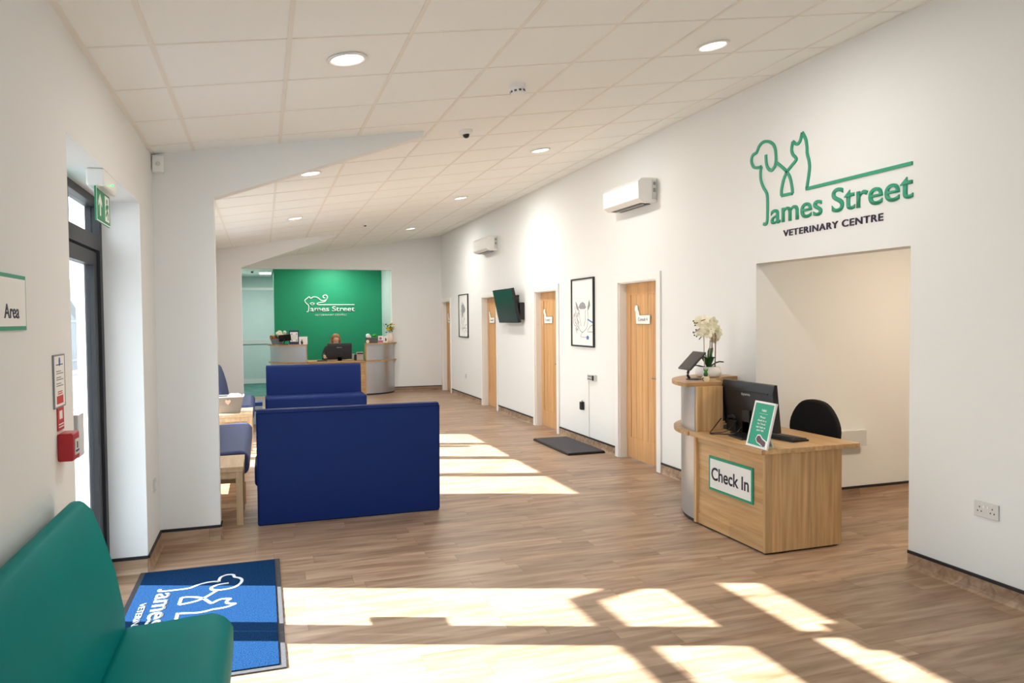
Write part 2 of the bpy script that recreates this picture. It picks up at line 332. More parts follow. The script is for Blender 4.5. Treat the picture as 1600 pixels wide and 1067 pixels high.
# alcove behind the check-in desk
mb = MB(); mb.box((XR+.15, 5.01, 0), (6.6, 5.16, 2.6))
struct(mb.build('wall_alcove_far', M['wall']))
struct(MB().box((6.5, 1.5, 0), (6.6, 5.01, 2.6)).build('wall_alcove_right', M['wall']))
struct(MB().box((XR+.15, 1.5, 0), (6.5, 1.6, 2.6)).build('wall_alcove_near', M['wall']))
struct(MB().box((XR+.15, 1.5, 2.5), (6.6, 5.16, 2.6)).build('ceiling_alcove', M['ceil']))
def alcove_light(x, y):  # unseen lamp, added so the alcove reads as warmly lit
    t = thing('alcove_fill_light', 'unseen round lamp added in the alcove ceiling to brighten the alcove', 'ceiling light', (x, y, 2.5))
    MB().lathe([(.078, -.002), (.112, -.003), (.104, -.014), (.078, -.002)], n=24).build('rim', M['white'], t)
    MB().lathe([(.0, -.004), (.079, -.004), (.079, -.0055), (0, -.0055)], n=24).build('diffuser', M['paleglow'], t)
    ld = bpy.data.lights.new('lamp', 'AREA'); ld.shape = 'DISK'; ld.size = .15; ld.energy = 26; ld.color = (1, .82, .62)
    lo = bpy.data.objects.new('lamp', ld); C.objects.link(lo); lo.parent = t; lo.location = (0, 0, -.018)
# reception room beyond the far opening
struct(MB().box((.25, 17.5, 0), (2.74, 17.62, 2.95)).build('wall_green', M['green']))
struct(MB().box((2.66, YF+.15, 0), (2.78, 20.2, 2.95)).build('wall_reception_right', M['recwall']))
struct(MB().box((XL-.12, YF+.15, 0), (XL, 20.2, 2.95)).build('wall_reception_left', M['recwall']))
struct(MB().box((XL, 19.6, 0), (2.66, 19.75, 2.95)).build('wall_reception_far', M['recwall']))
mb = MB(); mb.box((.23, YF+.15, 2.86), (2.66, 19.6, 2.95)); mb.box((XL, YF+.15, 2.665), (.23, 19.6, 2.95)); struct(mb.build('ceiling_reception', M['ceil']))

# skirtings: coved vinyl upstand with a black capping strip
def skirt(name, segs):
    """segs: (axis, wall coordinate, side, a, b)"""
    cove, cap = MB(), MB()
    for ax, c, s, a, b in segs:
        prof = [(0, 0), (.022, 0), (.012, .012), (.007, .03), (.006, .09), (0, .09)]
        pr = [(c+s*p, z) for p, z in prof]; pc = [(c, .088), (c+s*.010, .088), (c+s*.010, .106), (c, .106)]
        cove.prism(pr, 1 if ax == 0 else 0, a, b); cap.prism(pc, 1 if ax == 0 else 0, a, b)
    e = bpy.data.objects.new(name, None); C.objects.link(e); struct(e)
    cove.build('cove', M['floor'], e); cap.build('capping_strip', M['trim'], e)
rs = []; y = YB
for a, b in [(OPY0, OPY1)]+doors:
    g = .07 if a > 6 else 0
    rs.append((0, XR, -1, y, a-g)); y = b+g
skirt('baseboard_right', [s for s in rs if s[4]-s[3] > .02])
skirt('baseboard_left', [(0, XL, 1, YB, ENT[0]), (0, XL, 1, ENT[1], YP), (1, ENT[1], -1, XL-.2, XL), (0, XL, 1, YP+.12, YP2), (0, XL, 1, YP2+.12, YF)])
skirt('baseboard_partition', [(1, YP, -1, XL, -.31), (0, -.31, 1, YP, YP+.12), (1, YP2, -1, XL, -.31), (0, -.31, 1, YP2, YP2+.12), (1, YP+.12, 1, XL, -.31)])
skirt('baseboard_far', [(1, YF, -1, 2.65, XR)])
skirt('baseboard_alcove', [(1, 5.01, -1, XR+.005, 6.5)])

# ------------------------------------------------------------------ entrance door, windows, outside
XG = -.95
def bars(mb, rects, x0=XG-.03, x1=XG+.03):
    for y0, y1, z0, z1 in rects: mb.box((x0, y0, z0), (x1, y1, z1))
    return mb
e = bpy.data.objects.new('door_5', None); C.objects.link(e); e.location = (0, 0, 0); struct(e)
bars(MB(), [(3.25, 3.32, 0, 2.28), (4.97, 5.04, 0, 2.28), (3.32, 4.97, 2.235, 2.28), (3.32, 4.97, 1.975, 2.06), (4.18, 4.24, 2.06, 2.235)], XG-.035, XG+.04).build('door_frame', M['dark'], e)
def leaf(y0, y1):
    l = bars(MB(), [(y0, y0+.10, .02, 1.965), (y1-.10, y1, .02, 1.965), (y0+.1, y1-.1, 1.885, 1.965), (y0+.1, y1-.1, .02, .14)], XG-.025, XG+.025).build('door_leaf', M['dark'], e)
    MB().box((XG-.004, y0+.1, .14), (XG+.004, y1-.1, 1.885)).build('pane', M['glass'], l)
    return l
l1 = leaf(4.195, 4.965); l2 = leaf(3.325, 4.175)
MB().box((XG+.02, 4.28, .86), (XG+.05, 4.40, 1.08)).build('push_plate', M['lgrey'], l1, bevel=.006)
MB().box((XG-.004, 3.32, 2.06), (XG+.004, 4.97, 2.235)).build('fanlight_pane', M['glass'], e)
e = bpy.data.objects.new('window_1', None); C.objects.link(e); struct(e)
yy = [WIN[0], 7.325, 8.105, 8.265, 9.065, 9.245, 10.085, 10.225, 10.985, WIN[1]]
bars(MB(), [(yy[i], yy[i+1], .08, 2.38) for i in (0, 2, 4, 6, 8)]+[(7.2, 11.15, 2.17, 2.379), (7.2, 11.15, .081, .14)], XG-.02, XG+.02).build('window_frame', M['dark'], e)
MB().box((XG-.004, 7.3, .14), (XG+.004, 11.0, 2.17)).build('pane', M['glass'], e)
e = bpy.data.objects.new('window_back_fill', None); C.objects.link(e); struct(e)  # unseen window added behind the camera to let in cool fill daylight
mb = MB()
for x in (-.2, .93, 2.07, 3.14): mb.box((x, YB-.12, .9), (x+.06, YB-.06, 2.3))
mb.box((-.2, YB-.121, .9), (3.2, YB-.061, .96)); mb.box((-.2, YB-.121, 2.24), (3.2, YB-.061, 2.3)); mb.build('window_frame', M['dark'], e)
MB().box((-.15, YB-.094, .95), (3.15, YB-.086, 2.25)).build('pane', M['glass'], e)
struct(MB().box((-30, -12, -.3), (XL-.3, 45, -.02)).build('ground_outside', M['concrete']))
struct(MB().box((-1.29, 6.15, -.02), (-1.0, 6.35, 3.0)).build('wall_porch', M['wall']))
fe = thing('palisade_fence', 'pale grey palisade fence seen through the entrance door glass', 'fence', (-6, 0, -.02))
mb = MB()
for i in range(90):
    y = 16+i*.16; mb.box((-.02, y, 0), (.02, y+.07, 1.9)); mb.prism([(y, 1.9), (y+.07, 1.9), (y+.035, 2.02)], 0, -.02, .02)
tag(mb.build('pales', M['steel'], fe), kind='stuff')
mb = MB(); mb.box((.02, 16, .3), (.07, 30.4, .36)); mb.box((.02, 16, 1.6), (.07, 30.4, 1.66)); mb.build('rails', M['steel'], fe)
cf = thing('shade_frame', 'guessed grey steel frame outside the entrance, unseen parts added to cast shade', 'shade_caster', (-2, 5.4, -.02))  # guessed frame; only the far brace shows, the rest is added for shade
MB().box((-.05, -.02, 0), (.05, .08, 2.65)).build('post', M['steel'], cf)
MB().box((-.05, 4.9, 0), (.05, 5.0, 2.65)).build('post', M['steel'], cf)
MB().tube([(0, -4.2, 2.225), (0, -.33, 2.225)], .045, 10).build('rail', M['steel'], cf)  # unseen rail, placed to cast the bar of shade on the floor
MB().tube([(0, -.34, 2.22), (0, .02, 2.56)], .045, 10).build('brace', M['steel'], cf)  # unseen brace, shapes the slanted end of that shade
MB().prism([(3.2, 2.19), (4.9, 1.67), (4.9, 1.38), (3.2, 2.0)], 0, -.04, .04).build('brace', M['steel'], cf)

# ------------------------------------------------------------------ oak doors on the right wall, with their signs
def wallmx(y, z, x=XR, d=0): return basis((x-d, y, z), (0, -1, 0), (0, 0, 1), (-1, 0, 0))   # u right in view, v up, n into the room
for i, (a, b) in enumerate(doors):
    e = bpy.data.objects.new('door_%d' % (4-i), None); C.objects.link(e); struct(e); e.location = (XR, (a+b)/2, 0); oy = (a+b)/2
    far_w = .07 if b+.07 < YF else YF-b-.002
    mb = MB()
    mb.box((-.018, a-.07-oy, 0), (0, a+.008-oy, DZ+.07)); mb.box((-.018, b-.008-oy, 0), (0, b+far_w-oy, DZ+.07)); mb.box((-.0181, a-.0-oy, DZ-.008), (0, b-oy, DZ+.07))
    mb.box((0, a-oy, 0), (.14, a+.02-oy, DZ)); mb.box((0, b-.02-oy, 0), (.14, b-oy, DZ)); mb.box((0, a-oy, DZ-.02), (.14, b-oy, DZ))
    mb.build('door_frame', M['white'], e)
    y0, y1, z1 = a+.022-oy, b-.022-oy, DZ-.022; X0, X1 = .085, .125
    mb = MB(); st = .095
    mb.box((X0, y0, .008), (X1, y0+st, z1)); mb.box((X0, y1-st, .008), (X1, y1, z1)); mb.box((X0, y0+st, z1-.12), (X1, y1-st, z1)); mb.box((X0, y0+st, .008), (X1, y1-st, .24))
    n = 5; wv = (y1-y0-2*st)/n
    for k in range(n):
        mb.box((X0+.006, y0+st+k*wv+.003, .24), (X1-.004, y0+st+(k+1)*wv-.003, z1-.12))
    mb.box((X0+.012, y0+st, .24), (X1-.01, y1-st, z1-.12))
    lf = mb.build('door_leaf', M['oakz'], e)
    mb = MB(); hy = y0+.045
    mb.lathe([(.025, 0), (.025, .008), (.01, .01), (.01, .05)], mx=basis((X0, hy, .93), (0, 1, 0), (0, 0, 1), (-1, 0, 0))); mb.tube([(X0-.045, hy, .93), (X0-.05, hy+.06, .93), (X0-.045, hy+.12, .928)], .009)
    mb.build('door_handle', M['chrome'], e, smooth=True)
    # door sign: white plate with a sitting dog rising from its corner
    su = (b-.165)-oy if i else 7.17-oy
    mx = basis((X0-.001, su, 1.485), (0, -1, 0), (0, 0, 1), (-1, 0, 0))
    pl = [(0, 0), (.30, 0), (.30, .095), (.07, .095), (.05, .14), (.035, .165), (.03, .195), (.005, .205), (-.022, .195), (-.035, .17), (-.03, .14), (-.015, .135), (-.012, .10)]
    sg = MB(); sg.prism(pl, 2, 0, .006, mx); so = sg.build('door_sign', M['paper'], e)
    tmx = mx @ Matrix.Translation((.045, .032, .006))
    text('Consult %d' % (4-i), 'lettering', M['ink'], tmx, .20, .036, .001, so)
    mb = MB(); mb.ribbon([(0, 0), (.30, 0), (.30, .095), (.07, .095)], .004, .001, mx @ Matrix.Translation((0, 0, .006)))
    mb.ribbon(smooth_pts([(.05, .14), (.035, .165), (.03, .195), (.005, .205), (-.022, .195), (-.035, .17), (-.03, .14)]), .004, .001, mx @ Matrix.Translation((0, 0, .006)))
    mb.build('green_outline', M['sgreen'], so)

# ------------------------------------------------------------------ large wall logo
lg = thing('wall_logo', 'green dog and cat line logo with James Street lettering above the alcove opening', 'sign', (XR, 4.2, 2.3))
J = [(4.914, 2.281), (4.893, 2.272), (4.872, 2.288), (4.866, 2.339), (4.866, 2.462), (4.877, 2.515), (4.918, 2.568), (4.947, 2.63), (4.951, 2.692), (4.939, 2.733)]
H = [(4.939, 2.733), (4.975, 2.731), (5.033, 2.745), (5.064, 2.787), (5.062, 2.825), (5.042, 2.846), (5.0, 2.856), (4.967, 2.898), (4.918, 2.918), (4.855, 2.908), (4.8, 2.875), (4.773, 2.829), (4.765, 2.768), (4.768, 2.728), (4.784, 2.696), (4.822, 2.678), (4.862, 2.706), (4.881, 2.751), (4.886, 2.813)]
B1 = [(4.765, 2.729), (4.7, 2.684), (4.64, 2.633), (4.603, 2.578), (4.581, 2.5), (4.578, 2.463)]
B2 = [(4.578, 2.463), (4.702, 2.466)]
B3 = [(4.702, 2.466), (4.699, 2.515), (4.677, 2.581), (4.64, 2.633), (4.596, 2.664), (4.54, 2.70), (4.546, 2.722), (4.575, 2.75), (4.588, 2.788), (4.575, 2.845)]
B4 = [(4.575, 2.845), (4.532, 2.815), (4.497, 2.83), (4.474, 2.886)]
B5 = [(4.474, 2.886), (4.438, 2.83), (4.425, 2.772), (4.422, 2.725), (4.405, 2.674), (4.397, 2.625), (4.406, 2.561), (4.426, 2.472)]
B6 = [(4.434, 2.472), (3.506, 2.472)]
LW = .022
def wr(mb, P, wd=LW, sm=True, oy=4.2, oz=2.3):
    Q = [(-(p[0]-oy), p[1]-oz) for p in P]; Q = smooth_pts(Q) if sm else Q
    mb.ribbon(Q, wd, .010, basis((0, 0, 0), (0, -1, 0), (0, 0, 1), (-1, 0, 0)))
mb = MB()
for P in (J, H, B1, B3, B4, B5): wr(mb, P)
for P in (B2, B6): wr(mb, P, .022, False)
mb.build('animal_outline', M['logog'], lg)
text('ames Street', 'name_lettering', M['logog'], basis((0, 4.825-4.2, 2.262-2.3), (0, -1, 0), (0, 0, 1), (-1, 0, 0)), 1.325, .166, .008, lg, .008)
text('VETERINARY CENTRE', 'purple_lettering', M['purple'], basis((0, 4.68-4.2, 2.154-2.3), (0, -1, 0), (0, 0, 1), (-1, 0, 0)), .951, .048, .007, lg, .010, sp=1.12)
# logo on the green wall
lg = thing('wall_logo', 'white cat line logo with James Street lettering on the green wall', 'sign', (1.5, 17.5, 1.8))
K1 = [(.955, 1.758), (.985, 1.765), (.999, 1.80), (1.0, 1.90), (.962, 1.94), (.925, 1.985), (.922, 2.024), (.964, 2.061), (1.018, 2.105)]
K2 = [(1.018, 2.105), (1.049, 2.065), (1.113, 2.098), (1.198, 2.083), (1.282, 2.017), (1.357, 2.02), (1.411, 2.061), (1.416, 2.116), (1.374, 2.142), (1.326, 2.120), (1.330, 2.078), (1.368, 2.076)]
K3 = [(1.411, 2.061), (1.378, 2.006), (1.324, 1.98), (1.238, 1.967), (1.185, 1.945), (1.216, 1.917)]
mb = MB(); gm = basis((0, 0, 0), (1, 0, 0), (0, 0, 1), (0, -1, 0))
for P in (K1, K2, K3): mb.ribbon(smooth_pts([(p[0]-1.5, p[1]-1.8) for p in P]), .018, .015, gm)
mb.ribbon([(1.216-1.5, .117), (2.027-1.5, .117)], .018, .015, gm)
mb.ribbon(smooth_pts([(1.04-1.5, .155), (1.125-1.5, .155), (1.10-1.5, .118), (1.06-1.5, .120)], 4, True), .012, .015, gm, True)
mb.build('cat_outline', M['paper'], lg)
text('ames Street', 'name_lettering', M['paper'], basis((1.033-1.5, 0, -.037), (1, 0, 0), (0, 0, 1), (0, -1, 0)), 1.0, .118, .015, lg, .008)
text('VETERINARY CENTRE', 'small_lettering', M['paper'], basis((1.138-1.5, 0, -.137), (1, 0, 0), (0, 0, 1), (0, -1, 0)), .71, .035, .008, lg, .006, sp=1.15)

# ------------------------------------------------------------------ framed prints
def picture(label, y0, y1, z0, z1, kind):
    t = thing('framed_print', label, 'picture', (XR, (y0+y1)/2, z0)); w_ = y1-y0; h = z1-z0
    mx = basis((0, w_/2, 0), (0, -1, 0), (0, 0, 1), (-1, 0, 0)); f = .018
    mb = MB(); mb.prism([(0, 0), (w_, 0), (w_, f), (0, f)], 2, 0, .025, mx); mb.prism([(0, h-f), (w_, h-f), (w_, h), (0, h)], 2, 0, .025, mx)
    mb.prism([(0, f), (f, f), (f, h-f), (0, h-f)], 2, 0, .025, mx); mb.prism([(w_-f, f), (w_, f), (w_, h-f), (w_-f, h-f)], 2, 0, .025, mx); mb.build('frame', M['trim'], t)
    p = MB(); p.prism([(f, f), (w_-f, f), (w_-f, h-f), (f, h-f)], 2, 0, .012, mx); p.build('print', M['paper'], t)
    mi = mx @ Matrix.Translation((0, 0, .012)); A, D = MB(), MB(); rnd = random.Random(3)
    S = lambda pts: [(p[0]*w_, p[1]*h) for p in pts]
    if kind == 'horned':
        A.prism(S([(.32, .58), (.38, .63), (.5, .655), (.60, .63), (.66, .57), (.6, .55), (.4, .55)]), 2, 0, .001, mi)
        for q in ([(.18, .66), (.24, .64), (.33, .56), (.32, .52), (.22, .56)], [(.80, .68), (.76, .64), (.72, .56), (.76, .53), (.84, .60)]): A.prism(S(q), 2, 0, .001, mi)
        for q in ([(.2, .66), (.25, .6), (.32, .53), (.28, .42), (.36, .26), (.48, .21)], [(.8, .68), (.78, .6), (.72, .54), (.75, .42), (.68, .28), (.5, .21)],
                  [(.36, .54), (.38, .4), (.44, .3)], [(.62, .54), (.62, .4), (.56, .3)], [(.12, .5), (.08, .42), (.12, .32), (.2, .3), (.24, .2)], [(.2, .52), (.14, .44), (.2, .34), (.3, .28)],
                  [(.5, .22), (.42, .16), (.46, .14)], [(.72, .24), (.84, .3), (.94, .32)], [(.72, .22), (.94, .22)], [(.14, .6), (.2, .5), (.24, .4), (.28, .32)]): D.ribbon(smooth_pts(S(q)), .006, .001, mi)
        for k in range(26):
            a = rnd.uniform(.12, .34); b = rnd.uniform(.25, .52); D.ribbon(S([(a, b), (a+rnd.uniform(-.04, .06), b-rnd.uniform(.02, .05))]), .004, .001, mi)
        q = MB(); q.ribbon(S([(.72, .40), (.94, .355)]), .016, .002, mi); q.build('blue_stroke', M['blue'], t); q = MB(); q.prism(S([(.68, .11), (.76, .11), (.78, .15), (.72, .17), (.67, .15)]), 2, 0, .002, mi); q.build('blue_brush_head', M['blue'], t)
        q = MB(); q.ribbon(S([(.48, .14), (.67, .14)]), .006, .002, mi); q.build('red_mark', M['redp'], t)
    else:
        A.prism(S([(.3, .74), (.38, .78), (.5, .76), (.6, .70), (.68, .64), (.6, .58), (.5, .56), (.42, .45), (.32, .5), (.28, .62)]), 2, 0, .001, mi)
        for q in ([(.25, .72), (.32, .8), (.45, .79), (.6, .72), (.7, .64), (.6, .56), (.55, .42), (.48, .3)], [(.25, .72), (.2, .6), (.25, .42), (.15, .26), (.2, .18)], [(.48, .3), (.56, .2), (.7, .28), (.86, .3)],
                  [(.56, .2), (.7, .22), (.86, .2)], [(.6, .1), (.7, .18), (.86, .12)], [(.36, .5), (.36, .3), (.42, .12)]): D.ribbon(smooth_pts(S(q)), .007, .001, mi)
        for k in range(34):
            a = rnd.uniform(.22, .62); b = rnd.uniform(.2, .72); D.ribbon(S([(a, b), (a+rnd.uniform(-.05, .05), b-rnd.uniform(.02, .05))]), .004, .001, mi)
    A.build('grey_shading', M['sketch'], t); D.build('pencil_lines', M['sketchd'], t)
picture('black framed animal sketch with two ears and blue details, between the two nearer oak doors', 8.05, 8.72, 1.20, 2.045, 'horned')
picture('black framed pencil animal sketch near the far corner, left of the television', 13.75, 14.44, 1.20, 2.045, 'seated')
t = thing('wall_frame', 'thin black frame seen edge-on on the left wall by the far partition', 'picture', (XL, 12.1, 1.17))
MB().box((.002, -.3, .012), (.02, .3, .85)).build('panel', M['paper'], t)
mb = MB()
for a, b in (((0, .3, 0), (.03, .318, .862)), ((0, -.318, 0), (.03, -.3, .862)), ((0, -.3, 0), (.03, .3, .015)), ((0, -.3, .847), (.03, .3, .862))): mb.box(a, b)
mb.build('frame', M['trim'], t, bevel=.003)

# ------------------------------------------------------------------ television
t = thing('television', 'dark teal screen television tilted down from its bracket on the right wall', 'television', (XR, 10.9, 1.5))
tl = Matrix.Translation((-.15, .08, .25)) @ Matrix.Rotation(math.radians(-12), 4, 'Y')
mb = MB(); mb.box((-.02, -.48, -.26), (.025, .48, .27), tl); mb.box((.025, -.3, -.2), (.05, .3, .15), tl); mb.build('housing', M['black'], t, bevel=.004)
MB().box((-.0215, -.465, -.245), (-.02, .465, .255), tl).build('screen', M['screen'], t)
mb = MB(); mb.box((-.014, -.1, .02), (-.001, .12, .42)); mb.box((-.13, -.05, .18), (-.01, -.02, .24)); mb.box((-.13, .05, .18), (-.01, .08, .24)); mb.build('bracket', M['black'], t)
mb = MB(); mb.box((-.08, -.36, .04), (-.006, -.16, .30)); mb.build('set_top_box', M['black'], t, bevel=.004)

# ------------------------------------------------------------------ air conditioners
def aircon(label, y0):
    t = thing('air_conditioner', label, 'air conditioner', (XR, y0, 2.70), group='white wall air conditioners')
    pr = [(0, 0), (-.15, 0), (-.205, .035), (-.21, .20), (-.17, .24), (0, .245)]
    MB().prism(pr, 1, 0, .80).build('body', M['white'], t, bevel=.008)
    mb = MB()
    for k in range(2): mb.box((-.145+k*.065, .08, -.006), (-.095+k*.065, .72, .0))
    mb.build('vent', M['black'], t)
    mb = MB(); mb.box((-.10, .10, -.013), (-.092, .70, -.001)); mb.box((-.035, .10, -.013), (-.027, .7, -.001)); mb.build('louvre', M['lgrey'], t)
    mb = MB(); mb.box((-.055, -.006, .03), (-.004, 0, .22)); mb.build('end_cover', M['lgrey'], t, bevel=.002)
    mb = MB(); mb.box((-.045, -.010, .10), (-.02, -.005, .14)); mb.box((-.045, -.010, .17), (-.02, -.005, .20)); mb.build('pipe_notch', M['grey'], t)
    return t
aircon('white air conditioner high on the right wall above the nearest oak door', 6.58)
aircon('white air conditioner farther along the wall, high above the television', 11.88)

# ------------------------------------------------------------------ small wall fittings
def socket(label, y, z, double=True, group=None, x=XR):
    t = thing('power_socket', label, 'socket', (x, y, z), group=group); w_ = .145 if double else .085
    MB().box((-.009, -w_/2, 0), (0, w_/2, .085)).build('plate', M['lgrey'], t, bevel=.003)
    mb = MB()
    for s in ((-.038, .038) if double else (0,)):
        for (a, b) in ((0, .055), (-.011, .032), (.011, .032)): mb.box((-.0098, s+a-.003, b-.004), (-.0088, s+a+.003, b+.004))
    mb.build('pin_hole', M['black'], t)
    mb = MB()
    for s in ((-.012, .012) if double else (.03,)): mb.box((-.012, s-.004, .052), (-.009, s+.004, .066))
    mb.build('switch', M['white'], t)
socket('white double socket low on the near right wall', 3.0, .435)
socket('small white socket low on the wall beneath the far framed sketch', 14.0, .40, False)
t = thing('scale_display', 'grey display unit on the wall above the dark floor platform', 'display', (XR, 8.12, .80))
MB().box((-.035, -.11, 0), (0, .10, .075)).build('housing', M['lgrey'], t, bevel=.006)
MB().box((-.037, -.10, .008), (-.034, -.045, .068)).build('dark_panel', M['black'], t)
mb = MB(); mb.box((-.037, -.03, .04), (-.034, .07, .065)); mb.build('readout', M['grey'], t)
mb = MB()
for k in range(4): mb.box((-.038, -.03+k*.028, .012), (-.034, -.012+k*.028, .028))
mb.build('button', M['sketchd'], t)
tag(MB().box((XR-.012, 8.225, .106), (XR, 8.24, .80)).build('cable_conduit', M['white']), 'thin white cable conduit running down from the grey wall display', 'conduit')
t = thing('power_adapter', 'black plug adapter on the white wall above the dark floor platform', 'adapter', (XR, 8.40, .42))
MB().box((-.045, -.03, 0), (0, .03, .10)).build('body', M['black'], t, bevel=.008); MB().tube([(-.02, 0, .10), (-.022, .0, .115)], .005).build('cable_stub', M['black'], t)
t = thing('weighing_platform', 'dark grey rubber walk-on platform lying against the right wall', 'scale', (3.475, 8.27, 0))
MB().box((-.23, -.57, 0), (.23, .57, .022)).build('base', M['black'], t, bevel=.004); MB().box((-.222, -.56, .022), (.222, .56, .028)).build('rubber_top', M['rubber'], t, bevel=.002)
tag(MB().tube([(XR-.03, 8.19, .09), (XR-.03, 8.17, .05), (3.70, 8.12, .02)], .004).build('cable', M['grey']), 'short grey cable from the wall down to the dark floor platform', 'cable')

# left wall: sign, notices, call point, exit sign, alarm sounder
LMX = lambda y, z, d=0: basis((XL+d, y, z), (0, 1, 0), (0, 0, 1), (1, 0, 0))
def plate(mb, mx, w_, h, d): return mb.prism([(0, 0), (w_, 0), (w_, h), (0, h)], 2, 0, d, mx)
t = thing('area_sign', 'white sign with green border ending in the word Area, on left wall', 'sign', (XL, 1.86, 1.53))
o = lambda dy, dz, d: basis((d, dy, dz), (0, 1, 0), (0, 0, 1), (1, 0, 0))
plate(MB(), o(0, 0, 0), .80, .165, .006).build('border', M['sgreen'], t); plate(MB(), o(.012, .012, .006), .776, .141, .002).build('face', M['paper'], t)
text('Area', 'lettering', M['ink'], o(.585, .035, .008), .135, .042, .001, t, .01)
t = thing('fire_notice', 'pale fire action notice with small print and red band on left wall', 'notice', (XL, 2.965, 1.25))
plate(MB(), o(0, 0, 0), .145, .185, .005).build('face', M['paper'], t)
MB().ribbon([(0, 0), (.145, 0), (.145, .185), (0, .185)], .005, .006, o(0, 0, 0), True).build('border', M['grey'], t)
mb = MB(); plate(mb, o(.03, .012, .005), .085, .028, .001); plate(mb, o(.045, .046, .005), .06, .003, .001); plate(mb, o(.045, .053, .005), .06, .003, .001); mb.build('red_band', M['redp'], t)
mb = MB()
for k in range(3):
    plate(mb, o(.03, .075+.022*k, .005), .09, .002, .001); plate(mb, o(.03, .083+.022*k, .005), .06, .002, .001)
plate(mb, o(.03, .15, .005), .09, .003, .001); mb.build('print', M['ink'], t)
mb = MB(); mb.prism([(.02*math.cos(a*PI/6)*.5, .02*math.sin(a*PI/6)*.8) for a in range(12)], 2, 0, .001, o(.075, .162, .005)); mb.build('blue_symbol', M['blue'], t)
t = thing('fire_alarm_notice', 'small red fire alarm notice above the call point', 'notice', (XL, 3.005, 1.165))
plate(MB(), o(0, 0, 0), .085, .082, .004).build('face', M['redp'], t)
mb = MB(); plate(mb, o(.02, .04, .004), .04, .03, .001); plate(mb, o(.01, .02, .004), .065, .004, .001); plate(mb, o(.01, .01, .004), .065, .004, .001); mb.build('white_marks', M['paper'], t)
t = thing('call_point', 'red break-glass fire call point beside the entrance door', 'call point', (XL, 3.0, 1.055))
MB().box((0, 0, 0), (.05, .10, .10)).build('housing', M['red'], t, bevel=.006)
MB().box((.05, .022, .02), (.053, .078, .075)).build('glass_panel', M['lgrey'], t)
mb = MB(); mb.box((.053, .03, .03), (.0545, .07, .036)); mb.box((.053, .045, .042), (.0545, .055, .065)); mb.build('print', M['black'], t)
t = thing('exit_sign', 'green hanging exit sign with white arrow and running man by entrance', 'exit sign', (-.735, 4.10, 2.28))
MB().box((-.04, -.15, -.085), (.04, .17, 0)).build('housing', M['white'], t, bevel=.012, seg=3)
ex = MB().box((-.004, -.155, -.245), (.004, .175, -.085)).build('panel', M['fixgreen'], t)
X = basis((.004, -.155, -.245), (0, 1, 0), (0, 0, 1), (1, 0, 0)); mb = MB()
mb.ribbon([(.003, .003), (.327, .003), (.327, .157), (.003, .157)], .005, .001, X, True)
mb.prism([(.075, .03), (.095, .03), (.095, .095), (.125, .075), (.125, .095), (.085, .135), (.045, .095), (.045, .075), (.075, .095)], 2, 0, .0012, X)
mb.prism([(.20, .02), (.30, .02), (.30, .145), (.20, .145)], 2, 0, .0006, X); mb.build('white_symbols', M['paper'], t)
mb = MB(); mb.prism([(.245+.013*math.cos(a*PI/5), .12+.013*math.sin(a*PI/5)) for a in range(10)], 2, .0006, .0016, X)
for q in ([(.245, .105), (.25, .075)], [(.25, .075), (.27, .055), (.265, .03)], [(.25, .075), (.23, .055), (.215, .045)], [(.245, .1), (.225, .09), (.22, .075)], [(.245, .1), (.268, .092), (.278, .105)]): mb.ribbon(q, .014, .0016, X)
mb.build('running_man', M['fixgreen'], t)
MB().ball((.05, -.02, -.06), .005).build('status_light', emis('green_led', '30FF60', 3), t)
t = thing('door_sensor', 'small white alarm box high in the corner above the partition', 'sensor', (XL+.005, YP, 2.57))
MB().box((0, -.05, 0), (.075, 0, .12)).build('housing', M['white'], t, bevel=.01, seg=3); MB().ball((.038, -.045, .06), .018, sy=.6).build('lens', M['lgrey'], t, smooth=True)
t = thing('light_switch', 'white switch plate low on the wall left of the partition', 'switch', (XL, 5.33, .43))
MB().box((0, 0, 0), (.009, .085, .085)).build('plate', M['lgrey'], t, bevel=.003); MB().box((.009, .032, .02), (.013, .053, .062)).build('rocker', M['white'], t)

# ------------------------------------------------------------------ ceiling fittings
tilt = math.atan(SL)
def ctop(name, label, cat, x, y, group=None):
    t = thing(name, label, cat, (x, y, zc(x)), group=group); t.rotation_euler = (0, -tilt, 0); return t
def downlight(x, y, label):
    t = ctop('downlight', label, 'ceiling light', x, y, 'round recessed ceiling downlights')
    MB().lathe([(.078, -.002), (.102, -.003), (.102, -.010), (.096, -.014), (.082, -.010), (.078, -.002)], n=32).build('rim', M['white'], t, smooth=True)
    MB().lathe([(.0, -.004), (.079, -.004), (.079, -.0055), (0, -.0055)], n=28).build('diffuser', M['paleglow'], t)
    ld = bpy.data.lights.new('lamp', 'AREA'); ld.shape = 'DISK'; ld.size = .15; ld.energy = LAMP*(2.2 if y > 9 else 1.); ld.color = (1, .96, .91)
    lo = bpy.data.objects.new('lamp', ld); C.objects.link(lo); lo.parent = t; lo.location = (0, 0, -.018)
downlight(.43, 3.86, 'round lit downlight nearest the camera, left of centre on the ceiling')
downlight(2.66, 3.98, 'round lit downlight nearest the right wall logo')
downlight(.43, 6.92, 'round lit downlight just beyond the near partition, left row')
downlight(2.64, 6.92, 'round lit downlight in the right row, above the big air conditioner')
downlight(.42, 9.97, 'round lit downlight before the far partition, left row')
downlight(2.60, 9.88, 'round lit downlight in the right row, level with the far air conditioner')
downlight(2.58, 13.4, 'round lit downlight farthest away, near the far wall')
downlight(.43, 13.2, 'round downlight hidden behind the far partition')
t = ctop('smoke_detector', 'white round smoke detector with slots on the near ceiling', 'smoke detector', 1.58, 4.56)
MB().lathe([(.055, 0), (.055, -.02), (.05, -.024), (.048, -.05), (.042, -.062), (0, -.064)][::-1], n=28).build('housing', M['white'], t, smooth=True)
